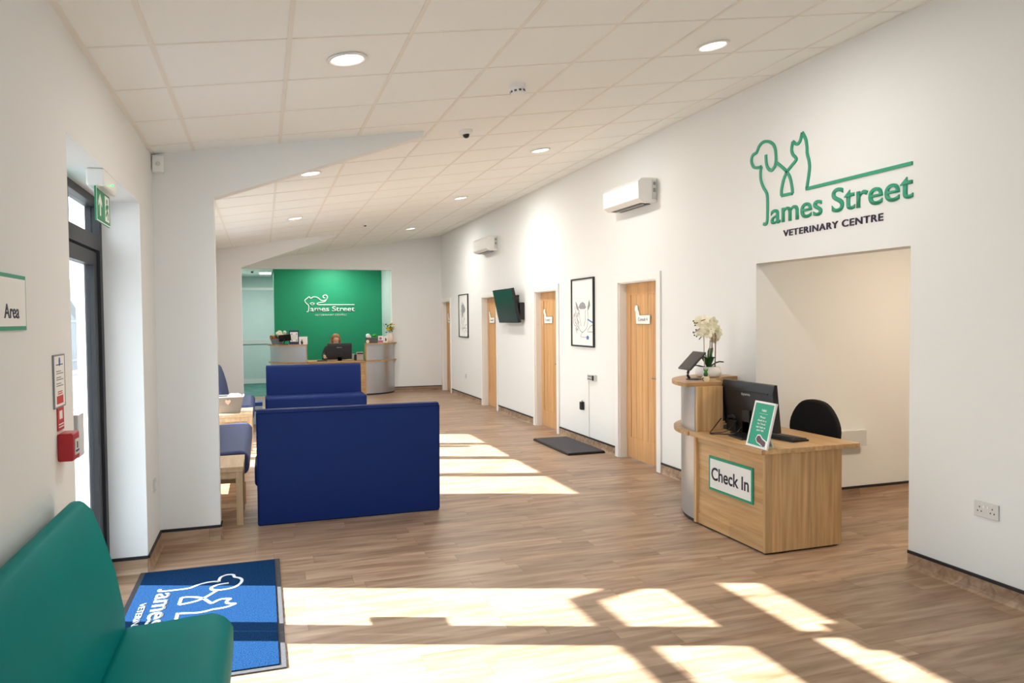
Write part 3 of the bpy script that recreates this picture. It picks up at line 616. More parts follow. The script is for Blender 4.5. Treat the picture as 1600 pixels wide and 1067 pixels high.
mb = MB()
for k in range(10):
    a = 2*PI*k/10; mb.box((-.008, -.002, -.006), (.008, .002, .006), Matrix.Rotation(a, 4, 'Z') @ Matrix.Translation((0, -.0485, -.042)))
mb.build('slot', M['sketchd'], t)
t = ctop('dome_camera', 'white ceiling camera with a small black dome near the partition tip', 'camera', 1.56, 5.76)
MB().lathe([(.0, -.03), (.045, -.03), (.055, -.02), (.058, 0), (0, 0)], n=28).build('housing', M['white'], t, smooth=True); MB().ball((0, 0, -.032), .028).build('dome', M['black'], t, smooth=True)
t = ctop('dome_camera', 'tiny ceiling camera far down the room above the second seat area', 'camera', 1.54, 11.73)
MB().lathe([(.0, -.02), (.03, -.02), (.04, 0), (0, 0)], n=20).build('housing', M['white'], t, smooth=True); MB().ball((0, 0, -.02), .02).build('dome', M['black'], t, smooth=True)
t = thing('dome_camera', 'small black dome camera on the reception corridor ceiling', 'camera', (-.20, 17.3, 2.665))
MB().lathe([(.0, -.02), (.04, -.02), (.055, 0), (0, 0)], n=20).build('housing', M['white'], t, smooth=True); MB().ball((0, 0, -.025), .03).build('dome', M['black'], t, smooth=True)
def panel_light(x, y, z, label, sx, sy, p):
    t = thing('panel_light', label, 'ceiling light', (x, y, z)); MB().box((-sx, -sy, -.02), (sx, sy, 0)).build('frame', M['white'], t)
    MB().box((-sx+.02, -sy+.02, -.022), (sx-.02, sy-.02, -.0199)).build('diffuser', M['paleglow'], t)
    ld = bpy.data.lights.new('lamp', 'AREA'); ld.shape = 'RECTANGLE'; ld.size = 2*sx; ld.size_y = 2*sy; ld.energy = p; ld.color = (.93, 1, .98)
    lo = bpy.data.objects.new('lamp', ld); C.objects.link(lo); lo.parent = t; lo.location = (0, 0, -.03)
panel_light(.08, 17.9, 2.664, 'bright flat ceiling panel light left of the green wall', .14, .3, 26)
panel_light(1.5, 16.75, 2.86, 'flat ceiling panel light above the reception desk', .3, .3, 16)

alcove_light(5.2, 3.6)
# corridor door left of the green wall
e = bpy.data.objects.new('door_6', None); C.objects.link(e); struct(e); e.location = (-.2, 19.6, 0)
MB().box((-.30, -.03, .01), (.60, 0, 2.33)).build('door_leaf', M['recwall'], e)
mb = MB(); mb.box((-.36, -.045, 0), (-.30, 0, 2.39)); mb.box((-.30, -.045, 2.33), (.60, 0, 2.39)); mb.build('door_frame', M['white'], e)
mb = MB(); mb.box((-.36, -.06, .98), (.55, -.03, 1.10)); mb.build('rail', M['lgrey'], e, bevel=.01)
mb = MB(); mb.box((-.5, -.062, .002), (.45, -.046, .12)); mb.build('skirting', M['white'], e)

# ------------------------------------------------------------------ seating
def bench(name, label, cat, L, loc, m_, group=None):
    """bench along +Y facing +X; origin at the near wall-side corner on the floor"""
    t = thing(name, label, cat, loc, group=group)
    back = [(.03, .34), (.025, .60), (.015, .84), (.022, .89), (.05, .925), (.085, .925), (.115, .89), (.15, .79), (.185, .66), (.21, .52), (.215, .34)]
    MB().prism(back, 1, 0, L).build('backrest', m_, t, bevel=.022, seg=4)
    seat = [(.20, .27), (.52, .26), (.56, .28), (.575, .33), (.575, .41), (.55, .455), (.50, .47), (.20, .455)]
    MB().prism(seat, 1, 0, L).build('seat', m_, t, bevel=.03, seg=4)
    mb = MB(); mb.box((.06, .05, .19), (.50, L-.05, .26)); mb.build('plinth_rail', M['beech'], t, bevel=.004)
    for x in (.08, .49):
        for y in (.08, L-.13): MB().box((x, y, 0), (x+.05, y+.05, .19)).build('leg', M['beechz'], t, bevel=.004)
    return t
bench('bench_seat', 'teal vinyl bench with a rounded high back in the left foreground', 'bench', 2.0, (XL, .96, 0), M['teal'])
bench('bench_seat', 'blue bench against left wall between the two low beech tables', 'bench', 1.85, (XL, 6.58, 0), M['bench'])
bench('bench_seat', 'blue bench with rounded back beyond the table with the basket', 'bench', 1.5, (XL, 10.15, 0), M['bench'])
def sofa(label, loc, rz, facing_plinth=True):
    """seat faces +Y; rear face of the back on y = 0, width 1.42 centred on x"""
    t = thing('sofa', label, 'sofa', loc, rz)
    W2 = .71
    MB().prism([(0, 0), (-.035, .86), (-.02, .885), (.05, .885), (.075, .86), (.11, .46), (.11, 0)], 0, -W2+.01, W2-.01).build('backrest', M['navy'], t, bevel=.012, seg=3)
    mb = MB()
    mb.tube([(-W2+.014, -.002, .02), (-W2+.014, -.036, .862)], .005, 6); mb.tube([(W2-.014, -.002, .02), (W2-.014, -.036, .862)], .005, 6); mb.tube([(-W2+.014, -.036, .862), (W2-.014, -.036, .862)], .005, 6)
    mb.build('piping', M['navy'], t, smooth=True)
    MB().box((-W2-.01, .10, .27), (W2+.01, .62, .455)).build('seat', M['navy'], t, bevel=.04, seg=4)
    MB().box((-W2+.03, .11, 0), (W2-.03, .57, .27)).build('plinth', M['beech'], t, bevel=.004)
    return t
sofa('large navy vinyl sofa seen from behind, standing nearest the camera', (.64, 5.88, 0), -.004)
sofa('navy vinyl sofa facing the camera, in front of the reception desk', (.735, 11.75, 0), PI)

def side_table(label, loc, L, Wd=.52):
    t = thing('side_table', label, 'table', loc)
    MB().box((0, 0, .41), (Wd, L, .45)).build('table_top', M['beech'], t, bevel=.003)
    for x in (.02, Wd-.055):
        for y in (.005, L-.055): MB().box((x, y, 0), (x+.05, y+.05, .41)).build('leg', M['beechz'], t, bevel=.003)
    mb = MB(); mb.box((.07, .012, .14), (Wd-.055, .037, .17)); mb.box((.07, .012, .36), (Wd-.055, .037, .41)); mb.box((Wd-.042, .055, .36), (Wd-.017, L-.055, .41)); mb.build('rail', M['beechz'], t)
    return t
side_table('low beech side table right behind the near partition', (XL+.02, 5.96, 0), .54)
side_table('low beech side table carrying the wicker basket', (XL+.02, 9.36, 0), .68, .545)
# basket
t = thing('wicker_basket', 'grey wicker basket with white lining and heart on the beech table', 'basket', (-.40, 9.58, .45))
def frustum(mb, a0, b0, a1, b1, z0, z1, wall=.008):
    def ring(a, b, z): return [mb.bm.verts.new((x, y, z)) for x, y in ((-a, -b), (a, -b), (a, b), (-a, b))]
    o0, o1, i1, i0 = ring(a0, b0, z0), ring(a1, b1, z1), ring(a1-wall, b1-wall, z1), ring(a0-wall, b0-wall, z0+wall)
    for p, q in ((o0, o1), (o1, i1), (i1, i0)):
        for i in range(4): mb.bm.faces.new([p[i], p[(i+1) % 4], q[(i+1) % 4], q[i]])
    mb.bm.faces.new(o0[::-1]); mb.bm.faces.new(i0); return mb
frustum(MB(), .125, .10, .165, .13, 0, .20).build('basket_body', M['wicker'], t, bevel=.006)
MB().ribbon([(-.162, -.127), (.162, -.127), (.162, .127), (-.162, .127)], .014, .012, Matrix.Translation((0, 0, .193)), True).build('rim', M['paper'], t)
mb = MB(); mb.prism([(0, -.035), (.03, 0), (.032, .018), (.018, .03), (0, .018), (-.018, .03), (-.032, .018), (-.03, 0)], 1, -.006, 0, Matrix.Translation((-.01, -.128, .14)) @ Matrix.Rotation(.17, 4, 'X')); mb.build('heart', M['amber'], t)
mb = MB()
for k, (x, y, r) in enumerate(((.04, 0, .05), (.09, .02, .045), (.06, -.04, .04))): mb.ball((x, y, .19), r, 1.2, 1, .9)
tag(mb.build('tissue_bundle', M['pinkt'], smooth=True), 'pale pink tissue bundle lying in the wicker basket', 'tissue')
bpy.data.objects['tissue_bundle'].location = (-.40, 9.58, .45)
t = thing('storage_box', 'small blue and white striped box on the floor left of the far sofa', 'box', (-.11, 11.85, 0))
MB().box((-.085, -.12, 0), (.085, .12, .33)).build('body', M['cyan'], t, bevel=.004); mb = MB(); mb.box((-.087, -.122, .28), (.087, .122, .335)); mb.box((-.087, -.122, .20), (.087, .122, .225)); mb.build('blue_stripe', mat('box_blue', '2E5AA0', .5), t)

# ------------------------------------------------------------------ entrance mat with its logo
t = thing('entrance_mat', 'navy entrance mat with white animal logo lying inside the entrance', 'mat', (0, 0, 0))
mp = [(-.62, 3.40), (.06, 3.41), (.09, 5.03), (-.62, 5.03)]
MB().box((-.74, 3.42, 0), (.075, 5.02, .007)).build('rubber_edge', M['rubber'], t, bevel=.002)
MB().box((-.71, 3.45, .006), (.045, 4.99, .013)).build('pile', M['carpetnavy'], t, bevel=.003)
# the logo reads from the entrance: its right is -Y, its up is +X
MM = basis((0, 0, .013), (0, -1, 0), (1, 0, 0), (0, 0, 1)); matw = mat('mat_white', 'E6E9EC', .95, noise=.06, nscale=120)
def msh(P): return [(-(p[1]), p[0]) for p in P]     # (x, y) on the floor -> local
k = .60
def lm(P):   # wall-logo points (y, z) -> mat: right = -Y, up = +X
    return [(-(4.232+(p[0]-4.43)*.86), -.588+(p[1]-2.275)*.69) for p in P]
mb = MB()
for P in (J, H, B1, B3, B4, B5): mb.ribbon(smooth_pts(lm(P)), .017, .002, MM)
for P in (B2, B6): mb.ribbon(lm(P), .017, .002, MM)
mb.build('animal_outline', matw, t)
text('ames Street', 'name_lettering', matw, MM @ Matrix.Translation((-(4.232+.395*.86), -.597, 0)), 1.135, .112, .002, t, .01)
text('VETERINARY CENTRE', 'small_lettering', matw, MM @ Matrix.Translation((-(4.232+.25*.86), -.66, 0)), .80, .032, .002, t, .01)

# ------------------------------------------------------------------ check-in desk
t = thing('reception_desk', 'oak check-in desk with curved silver end, by the right wall', 'desk', (3.4, 4.4, 0))
ox, oy = 3.4, 4.4
def dbox(name, a, b, m_, par=None, bv=.002): return MB().box((a[0]-ox, a[1]-oy, a[2]), (b[0]-ox, b[1]-oy, b[2])).build(name, m_, par or t, bevel=bv)
dbox('worktop', (3.01, 3.965, .665), (3.80, 4.815, .695), M['desky'])
dbox('end_panel', (3.065, 4.00, .012), (3.68, 4.025, .665), M['deskz'])
dbox('front_panel', (3.075, 4.025, .09), (3.093, 4.79, .62), M['desky'])
dbox('front_rail', (3.066, 4.025, .62), (3.09, 4.79, .665), M['desky']); dbox('front_rail', (3.068, 4.025, .012), (3.092, 4.79, .09), M['desky'])
dbox('corner_post', (3.055, 4.79, .012), (3.085, 4.825, .665), M['deskz'])
dbox('foot_strip', (3.08, 4.02, 0), (3.66, 4.78, .012), M['trim'])
cxx, cyy = 3.735-ox, 4.825-oy
def arc(r, a0=0, a1=90, n=18): return [(cxx-r*math.cos(math.radians(a0+(a1-a0)*i/n)), cyy+r*math.sin(math.radians(a0+(a1-a0)*i/n))) for i in range(n+1)]
def band(r0, r1, z0, z1, name, m_, bv=.0015):
    mb = MB(); mb.prism(arc(r1)+arc(r0)[::-1], 2, z0, z1); return mb.build(name, m_, t, bevel=bv)
band(.66, .672, .03, .665, 'curved_panel', M['silver']); band(.64, .66, 0, .03, 'curved_plinth', M['trim'])
band(.40, .73, .665, .695, 'curved_shelf', M['deskx']); band(.66, .672, .695, 1.03, 'upper_curved_panel', M['silver'])
band(.41, .745, 1.03, 1.06, 'upper_counter', M['deskx'])
dbox('upper_end_panel', (3.07, 4.80, .695), (3.295, 4.825, 1.03), M['deskz']); dbox('upper_back_post', (3.71, 5.24, .695), (3.73, 5.27, 1.03), M['deskz'])
band(.425, .44, .695, 1.03, 'upper_inner_panel', M['trim'])
# sign on its front
s_ = thing('check_in_sign', 'white Check In sign with green border on the oak desk front', 'sign', (3.0735, 4.385, .30))
sx = basis((0, .255, 0), (0, -1, 0), (0, 0, 1), (-1, 0, 0)); plate(MB(), sx, .51, .245, .008).build('border', M['sgreen'], s_)
plate(MB(), sx @ Matrix.Translation((.018, .018, .008)), .474, .209, .002).build('face', M['paper'], s_)
text('Check In', 'lettering', M['ink'], sx @ Matrix.Translation((.035, .075, .010)), .435, .094, .001, s_, .018)
# monitor builder: screen faces +X, back shows towards -X
def monitor(label, loc, rz, w_=.60, lo='monitor'):
    t = thing('computer_monitor', label, 'monitor', loc, rz); tm = Matrix.Rotation(math.radians(-6), 4, 'Y')
    mb = MB(); mb.prism([(-.02, .05), (.02, .05), (.02, .385), (-.004, .385), (-.025, .33)], 1, -w_/2, w_/2, tm); mb.build('housing', M['black'], t, bevel=.004)
    MB().box((.02, -w_/2+.012, .065), (.0215, w_/2-.012, .372), tm).build('screen', mat('screen_glass', '0A0C10', .12), t)
    mb = MB(); mb.box((-.032, -w_/2+.05, .318), (-.010, w_/2-.05, .326), tm); mb.build('vent_strip', M['trim'], t)
    mb = MB(); mb.prism([(-.045, .0), (-.045, .10), (-.06, .10), (-.06, .012)], 1, -.04, .04); mb.box((-.06, -.04, .01), (-.02, .04, .18)); mb.build('stand_arm', M['black'], t, bevel=.003)
    MB().box((-.11, -.12, 0), (.09, .12, .012)).build('stand_base', M['black'], t, bevel=.004)
    text('iiyama', 'lettering', M['lgrey'], tm @ basis((-.0225, .055, .285), (0, -1, 0), (0, 0, 1), (-1, 0, 0)) @ Matrix.Rotation(0, 4, 'X'), .10, .024, .0025, t, .004)
    return t
monitor('black computer monitor seen from behind on the check-in desk', (3.36, 4.53, .695), 0)
t = thing('keyboard', 'black keyboard on the check-in desk behind the green notice', 'keyboard', (3.45, 4.30, .695), .1)
MB().prism([(-.07, 0), (.07, 0), (.07, .012), (-.07, .024)], 1, -.16, .14).build('body', M['black'], t, bevel=.003)
mb = MB()
for i in range(5):
    for j in range(14): mb.box((-.058+i*.024, -.15+j*.0205, .012), (-.038+i*.024, -.133+j*.0205, .029-i*.0022))
tag(mb.build('keys', M['tabletm'], t), kind='stuff')
t = thing('desk_pad', 'low black desk pad lying left of the green notice frame', 'desk pad', (3.18, 4.44, .695))
MB().prism([(-.05, -.10), (.10, -.13), (.12, .06), (-.02, .10)], 2, 0, .014).build('body', M['black'], t, bevel=.003)
mb = MB(); mb.tube(smooth_pts([(3.25, 4.50, .76), (3.20, 4.53, .71), (3.14, 4.62, .70), (3.09, 4.66, .70), (3.16, 4.73, .72), (3.26, 4.77, .79)]), .004, 6); mb.tube(smooth_pts([(3.28, 4.60, .80), (3.22, 4.64, .715), (3.15, 4.68, .70), (3.10, 4.68, .70)]), .003, 6)
tag(mb.build('monitor_cable', M['black'], smooth=True), 'thin black cables curling on the desk beside the monitor', 'cable')
t = thing('telephone', 'black telephone handset cluster in shadow behind the monitor', 'telephone', (3.36, 4.72, .695))
MB().prism([(-.05, 0), (.06, 0), (.06, .03), (-.05, .09)], 1, -.05, .06).build('body', M['black'], t, bevel=.006); mb = MB(); mb.tube([(-.03, -.04, .10), (-.035, 0, .115), (-.03, .06, .10)], .014, 8); mb.build('handset', M['tabletm'], t, smooth=True)
# leaning notice frame
t = thing('notice_frame', 'white framed teal Hello notice leaning on the check-in desk', 'notice', (3.045, 4.06, .695), math.radians(-4))
NF = basis((0, .12, 0), (0, -1, 0), (0, 0, 1), (-1, 0, 0)); NF = Matrix.Translation((0, 0, 0)) @ Matrix.Rotation(math.radians(14), 4, 'Y') @ NF
fw, fh, fb = .235, .305, .014
mb = MB()
for a, b, c, d in ((0, 0, fw, fb), (0, fh-fb, fw, fh), (0, fb, fb, fh-fb), (fw-fb, fb, fw, fh-fb)): mb.prism([(a, b), (c, b), (c, d), (a, d)], 2, -.006, .008, NF)
mb.build('frame', M['white'], t, bevel=.001)
plate(MB(), NF @ Matrix.Translation((fb, fb, 0)), fw-2*fb, fh-2*fb, .003).build('poster', mat('poster_teal', '2AA184', .55), t)
PT = NF @ Matrix.Translation((0, 0, .003))
def tline(s, y, w_, h=.014): text(s, 'lettering', M['paper'], PT @ Matrix.Translation((fw/2-w_/2, y, 0)), w_, h, .0006, t, .02)
tline('Hello!', .240, .050, .016); tline('Please', .196, .060); tline('check in at', .174, .098); tline("the 'check", .152, .092); tline("out' desk to", .130, .102); tline('your left', .106, .078, .017)
MB().ribbon([(.07, .226), (.165, .226)], .0015, .0006, PT).build('rule', M['paper'], t)
ha = [(.105, .078), (.13, .082), (.16, .062), (.205, .048), (.205, .02), (.185, .016), (.15, .03), (.115, .038), (.095, .055)]
MB().prism([(x*1.0, y) for x, y in [(.100, .085), (.13, .09), (.165, .068), (.218, .054), (.218, .016), (.18, .016), (.145, .024), (.11, .033), (.088, .055)]], 2, 0, .0004, PT).build('white_outline', M['paper'], t)
MB().prism(ha, 2, .0004, .001, PT).build('hedgehog_picture', mat('brown_print', '6A5260', .7, noise=.3, nscale=90), t)
MB().box((.06, -.03, 0), (.11, .03, .003)).build('strut_foot', M['lgrey'], t); MB().prism([(.046, .15), (.052, .15), (.115, .0), (.105, .0)], 1, -.02, .02).build('strut', M['lgrey'], t)
# tablet on stand
t = thing('tablet_stand', 'black tablet tilted on a stand at the counter end by the orchid', 'tablet', (3.19, 5.08, 1.06), math.radians(-8))
TB = Matrix.Translation((.01, 0, .150)) @ Matrix.Rotation(math.radians(44), 4, 'Y')
MB().box((-.006, -.115, -.095), (.008, .115, .095), TB).build('tablet', M['tabletm'], t, bevel=.006)
MB().box((-.0075, -.102, -.08), (-.006, .102, .08), TB).build('screen', mat('tablet_glass', '14161A', .15), t)
mb = MB(); mb.box((.008, -.09, -.05), (.012, .09, -.03), TB); mb.box((.008, -.03, -.06), (.016, .03, .06), TB); mb.box((.008, -.09, .03), (.012, .09, .05), TB); mb.build('back_frame', M['black'], t)
mb = MB(); mb.tube(smooth_pts([(.015, 0, .14), (-.01, 0, .09), (-.025, 0, .04), (-.01, 0, .012)]), .011, 8); mb.build('stem', M['black'], t, smooth=True)
MB().lathe([(.0, 0), (.065, 0), (.062, .008), (.03, .012), (0, .013)], (.03, 0, 0), 24).build('foot', M['black'], t, smooth=True)
# orchid
def petalflower(mb, c, r, rnd):
    ax = Vector((rnd.uniform(-1, -.1), rnd.uniform(-1, -.2), rnd.uniform(-.3, .4))).normalized(); a = ax.orthogonal().normalized(); b = ax.cross(a)
    for k in range(5):
        th = 2*PI*k/5+rnd.uniform(-.1, .1); d = (math.cos(th)*a+math.sin(th)*b); p = Vector(c)+d*r*.55
        mx = Matrix((d, ax.cross(d), ax)).transposed().to_4x4(); mx.translation = p; mx = mx @ Matrix.Diagonal((r*.55, r*.45, r*.10, 1))
        bmesh.ops.create_uvsphere(mb.bm, u_segments=8, v_segments=5, radius=1, matrix=mx)
t = thing('potted_orchid', 'white orchid in a white bowl on the check-in counter', 'plant', (3.47, 5.26, 1.06)); rnd = random.Random(5)
MB().lathe([(0, 0), (.075, 0), (.10, .012), (.108, .035), (.095, .07), (.088, .085), (.078, .085), (.085, .06), (0, .055)], n=32).build('bowl', M['pot'], t, smooth=True)
mb = MB(); mb.lathe([(0, .056), (.083, .057), (.08, .074), (0, .078)], n=20); mb.build('moss', M['leaf'], t)
for (dx, dy, L, hgt) in ((-.13, -.03, .12, .12), (-.12, .05, .11, .03), (.12, -.04, .11, .06), (.05, .02, .07, .17), (-.05, -.06, .06, .10), (.02, -.07, .07, .10), (-.03, .03, .05, .13), (.08, .06, .08, .08)):
    mb = MB(); P = [Vector((dx*f, dy*f, .07+hgt*math.sin(f*PI*.62))) for f in (0, .25, .5, .75, 1)]; side = Vector((-dy, dx, 0)).normalized(); wd = [.008, .022, .026, .02, .002]
    rows = [[mb.bm.verts.new(p-side*w_), mb.bm.verts.new(p+Vector((0, 0, -.006))), mb.bm.verts.new(p+side*w_), mb.bm.verts.new(p+Vector((0, 0, -.010)))] for p, w_ in zip(P, wd)]
    for a, b in zip(rows, rows[1:]):
        for i in range(4): mb.bm.faces.new([a[i], a[(i+1) % 4], b[(i+1) % 4], b[i]])
    mb.bm.faces.new(rows[0]); mb.bm.faces.new(rows[-1][::-1]); mb.build('leaf', M['leaf'], t, smooth=True)
stems = [[(-.05, -.02, .07), (-.06, -.03, .25), (-.065, -.03, .36), (-.09, -.03, .40), (-.16, -.03, .36)], [(.03, 0, .07), (.035, 0, .28), (.03, 0, .42), (-.02, 0, .47), (-.12, 0, .44)], [(.05, -.02, .07), (.055, -.02, .27), (.05, -.02, .36), (-.01, -.02, .39), (-.10, -.02, .31)], [(.01, .01, .07), (.02, .01, .2), (.025, .01, .3)]]
for i, S_ in enumerate(stems): MB().tube(smooth_pts(S_), .0045, 6).build('stem', M['stempink'] if i in (0, 3) else M['stem'], t, smooth=True)
fl = [(-.03, 0, .47), (-.07, .01, .465), (0, 0, .45), (.045, 0, .455), (.075, 0, .40), (.08, -.01, .35), (.05, 0, .37), (.01, -.02, .39), (-.05, -.02, .375), (-.09, -.03, .37), (.06, .01, .31), (-.02, -.04, .36), (.03, -.02, .42), (-.06, 0, .43), (.085, 0, .375), (-.10, 0, .455)]
for c in fl:
    mb = MB(); petalflower(mb, c, .042, rnd); mb.build('flower', M['petal'], t, smooth=True)
mb = MB()
for c in ((-.16, -.03, .37), (-.15, -.03, .345), (-.13, -.03, .335), (-.135, -.03, .39), (-.13, 0, .445), (-.125, 0, .425), (-.14, 0, .46)): mb.ball(c, .0065, seg=8)
mb.build('buds', M['leaf'], t, smooth=True)
t = thing('succulent_pot', 'tiny cactus in a small cream pot beside the tablet stand', 'plant', (3.20, 4.885, 1.06))
MB().lathe([(0, 0), (.024, 0), (.031, .018), (.027, .038), (0, .04)], n=20).build('pot', mat('cream_ceramic', 'E8D9B0', .4, noise=.04), t, smooth=True)
mb = MB(); mb.ball((0, 0, .055), .017, sz=1.3); mb.build('cactus', M['leaf'], t, smooth=True); mb = MB()
for k in range(8):
    a = k*PI/4; mb.tube([(0, 0, .065), (.014*math.cos(a), .014*math.sin(a), .085), (.018*math.cos(a), .018*math.sin(a), .10+.006*(k % 2))], .005, 6, .001)
mb.build('spiky_leaves', M['leafb'], t, smooth=True)
MB().tube([(-.028, -.01, .03), (-.04, -.012, .018), (-.03, -.014, .006)], .0035, 6).build('dark_handle', M['black'], t, smooth=True)
tag(MB().box((4.50, 4.955, .455), (4.82, 5.01, .59)).build('wall_trunking', M['lgrey'], bevel=.004), 'white trunking box low on the alcove wall behind the chair', 'trunking')

# ------------------------------------------------------------------ office chair
def office_chair(label, loc, rz):
    """faces -X"""
    t = thing('office_chair', label, 'chair', loc, rz)
    P = smooth_pts([(-.225, .62), (-.235, .72), (-.19, .82), (-.11, .895), (0, .915), (.11, .895), (.19, .82), (.235, .72), (.225, .62), (.16, .55), (-.16, .55)], 3, True)
    MB().prism(P, 0, .16, .22, Matrix.Rotation(math.radians(0), 4, 'Y')).build('backrest', M['fabric'], t, bevel=.02, seg=3)
    mb = MB(); mb.prism(smooth_pts([(-.24, -.22), (0, -.24), (.2, -.21), (.2, .21), (0, .24), (-.24, .22)], 3, True), 2, .42, .49); mb.build('seat', M['fabric'], t, bevel=.02, seg=3)
    mb = MB(); mb.tube(smooth_pts([(.05, 0, .41), (.22, 0, .42), (.25, 0, .55), (.23, 0, .68)]), .016, 8); mb.build('back_arm', M['black'], t, smooth=True)
    MB().lathe([(0, .08), (.028, .08), (.028, .25), (.02, .26), (.02, .42), (0, .42)]).build('gas_column', M['black'], t, smooth=True)
    mb = MB()
    for k in range(5):
        a = k*2*PI/5; mb.tube([(0, 0, .11), (.26*math.cos(a), .26*math.sin(a), .07)], .02, 8, .013)
    mb.build('star_base', M['black'], t, smooth=True)
    for k in range(5):
        a = k*2*PI/5; mb = MB(); mb.lathe([(0, -.012), (.022, -.012), (.026, 0), (.022, .012), (0, .012)], n=16, mx=Matrix.Translation((.26*math.cos(a), .26*math.sin(a), .027)) @ Matrix.Rotation(PI/2, 4, 'X')); mb.tube([(.26*math.cos(a), .26*math.sin(a), .03), (.26*math.cos(a), .26*math.sin(a), .075)], .008)
        mb.build('castor', M['black'], t, smooth=True)
    return t
oc = office_chair('black fabric office chair tucked behind the check-in desk', (3.80, 4.60, 0), .10)

# ------------------------------------------------------------------ far reception desk
t = thing('reception_desk', 'curved silver and oak reception desk in front of the green wall', 'desk', (1.35, 15.9, 0))
ox, oy = 1.35, 15.9
dbox('worktop', (.85, 15.46, .69), (2.0, 16.25, .72), M['deskx'])
dbox('front_panel', (.87, 15.49, .02), (1.80, 15.51, .69), M['deskx'])
dr = []
for k in range(4): dbox('drawer_front', (1.805, 15.475, .03+k*.165), (1.985, 15.495, .185+k*.165), M['deskx'])
dbox('drawer_case', (1.80, 15.495, .02), (1.99, 16.0, .69), M['deskz'])
def qband(cx_, sgn, r0, r1, z0, z1, name, m_):
    f = lambda r: [(cx_-ox+sgn*r*math.sin(math.radians(5*i)), 16.2-oy-r*math.cos(math.radians(5*i))) for i in range(19)]
    MB().prism(f(r1)+f(r0)[::-1], 2, z0, z1).build(name, m_, t, bevel=.0015)
for cx_, sg in ((2.02, 1), (.84, -1)):
    qband(cx_, sg, .69, .70, .03, .69, 'curved_panel', M['silver']); qband(cx_, sg, .67, .69, 0, .03, 'curved_plinth', M['trim'])
    qband(cx_, sg, .40, .74, .69, .72, 'curved_shelf', M['deskx']); qband(cx_, sg, .69, .70, .72, 1.05, 'upper_curved_panel', M['silver']); qband(cx_, sg, .40, .75, 1.05, 1.075, 'upper_counter', M['deskx'])
    a = cx_-sg*.0
    dbox('upper_end_panel', (min(a, a+sg*.02), 15.49, .72), (max(a, a+sg*.02), 15.78, 1.05), M['deskz']); dbox('edge_post', (min(a, a-sg*.03), 15.485, .02), (max(a, a-sg*.03), 15.52, .69), M['deskz'])
o = monitor('black computer monitor seen from behind on the far reception desk', (1.50, 15.72, .70), PI/2, .50)
# things on the far desk
t = thing('keyboard', 'black keyboard and pad at the left of the far monitor', 'keyboard', (1.14, 15.62, .72)); MB().box((-.10, -.05, 0), (.10, .05, .02)).build('body', M['black'], t, bevel=.003); mb = MB()
for i in range(4):
    for j in range(9): mb.box((-.09+j*.02, -.042+i*.022, .02), (-.074+j*.02, -.024+i*.022, .024))
tag(mb.build('keys', M['tabletm'], t), kind='stuff')
t = thing('desk_printer', 'beige and black desk printer right of the far monitor', 'printer', (1.90, 15.68, .72))
MB().box((-.06, -.08, 0), (.08, .08, .17)).build('body', mat('beige_plastic', 'A79A90', .5, noise=.08), t, bevel=.01); MB().box((-.10, -.06, 0), (-.06, .06, .12)).build('side_unit', M['black'], t, bevel=.004); MB().box((-.05, -.082, .13), (.07, -.079, .155)).build('slot', M['black'], t)
t = thing('paper_cup', 'pale cup standing right behind the far monitor', 'cup', (1.79, 15.86, .72)); MB().lathe([(0, 0), (.035, 0), (.045, .13), (.041, .13), (.033, .01), (0, .01)], n=20).build('body', M['lgrey'], t, smooth=True)
Z2 = 1.075
t = thing('flower_trough', 'grey trough of orange and white flowers on the left far counter', 'planter', (.27, 15.85, Z2)); rnd = random.Random(2)
MB().prism([(-.09, 0), (.09, 0), (.135, .12), (-.135, .12)], 1, -.05, .05).build('trough', M['potg'], t, bevel=.004)
mb = MB()
for k in range(9): mb.ball((-.09+rnd.uniform(-.03, .06), rnd.uniform(-.04, .03), .145+rnd.uniform(-.01, .03)), .026, seg=8)
mb.build('orange_flowers', M['orange'], t, smooth=True)
mb = MB()
for k in range(16): mb.ball((.07+rnd.uniform(-.09, .10), rnd.uniform(-.04, .03), .20+rnd.uniform(-.05, .055)), .035, seg=8)
mb.build('white_flowers', M['petal'], t, smooth=True)
mb = MB()
for k in range(16): mb.ball((rnd.uniform(-.12, .12), rnd.uniform(-.03, .03), .125+rnd.uniform(-.01, .05)), .022, seg=6)
mb.build('leaves', M['leaf'], t)
t = thing('tablet_stand', 'black tablet on a stand beside the flower trough on far counter', 'tablet', (.42, 15.68, Z2)); TB = Matrix.Translation((0, 0, .13)) @ Matrix.Rotation(.5, 4, 'X') @ Matrix.Rotation(-.12, 4, 'Y')
MB().box((-.12, -.006, -.065), (.12, .008, .08), TB).build('tablet', M['black'], t, bevel=.004); MB().tube([(0, 0, .11), (-.02, .01, .02)], .014, 8).build('stem', M['black'], t); MB().lathe([(0, 0), (.07, 0), (.06, .012), (0, .014)]).build('foot', M['black'], t, smooth=True)
t = thing('notice_frame', 'dark blue framed white notice standing on the left far counter', 'notice', (.60, 15.72, Z2)); MB().prism([(-.10, 0), (.10, 0), (.10, .285), (-.10, .285)], 1, 0, .018).build('frame', mat('navy_frame', '1E2E58', .5), t, bevel=.003)
MB().box((-.075, -.002, .055), (.075, 0, .25)).build('sheet', M['paper'], t); mb = MB()
for x, z in ((-.05, .07), (.04, .07), (-.05, .20), (.04, .20)): mb.box((x, -.003, z), (x+.018, -.002, z+.02))
for z in (.11, .14, .17): mb.box((-.05, -.003, z), (.05, -.002, z+.004))
mb.build('print', M['ink'], t); MB().prism([(-.02, .0), (.02, .0), (.02, .15), (-.02, .15)], 1, .018, .05).build('strut', M['trim'], t)
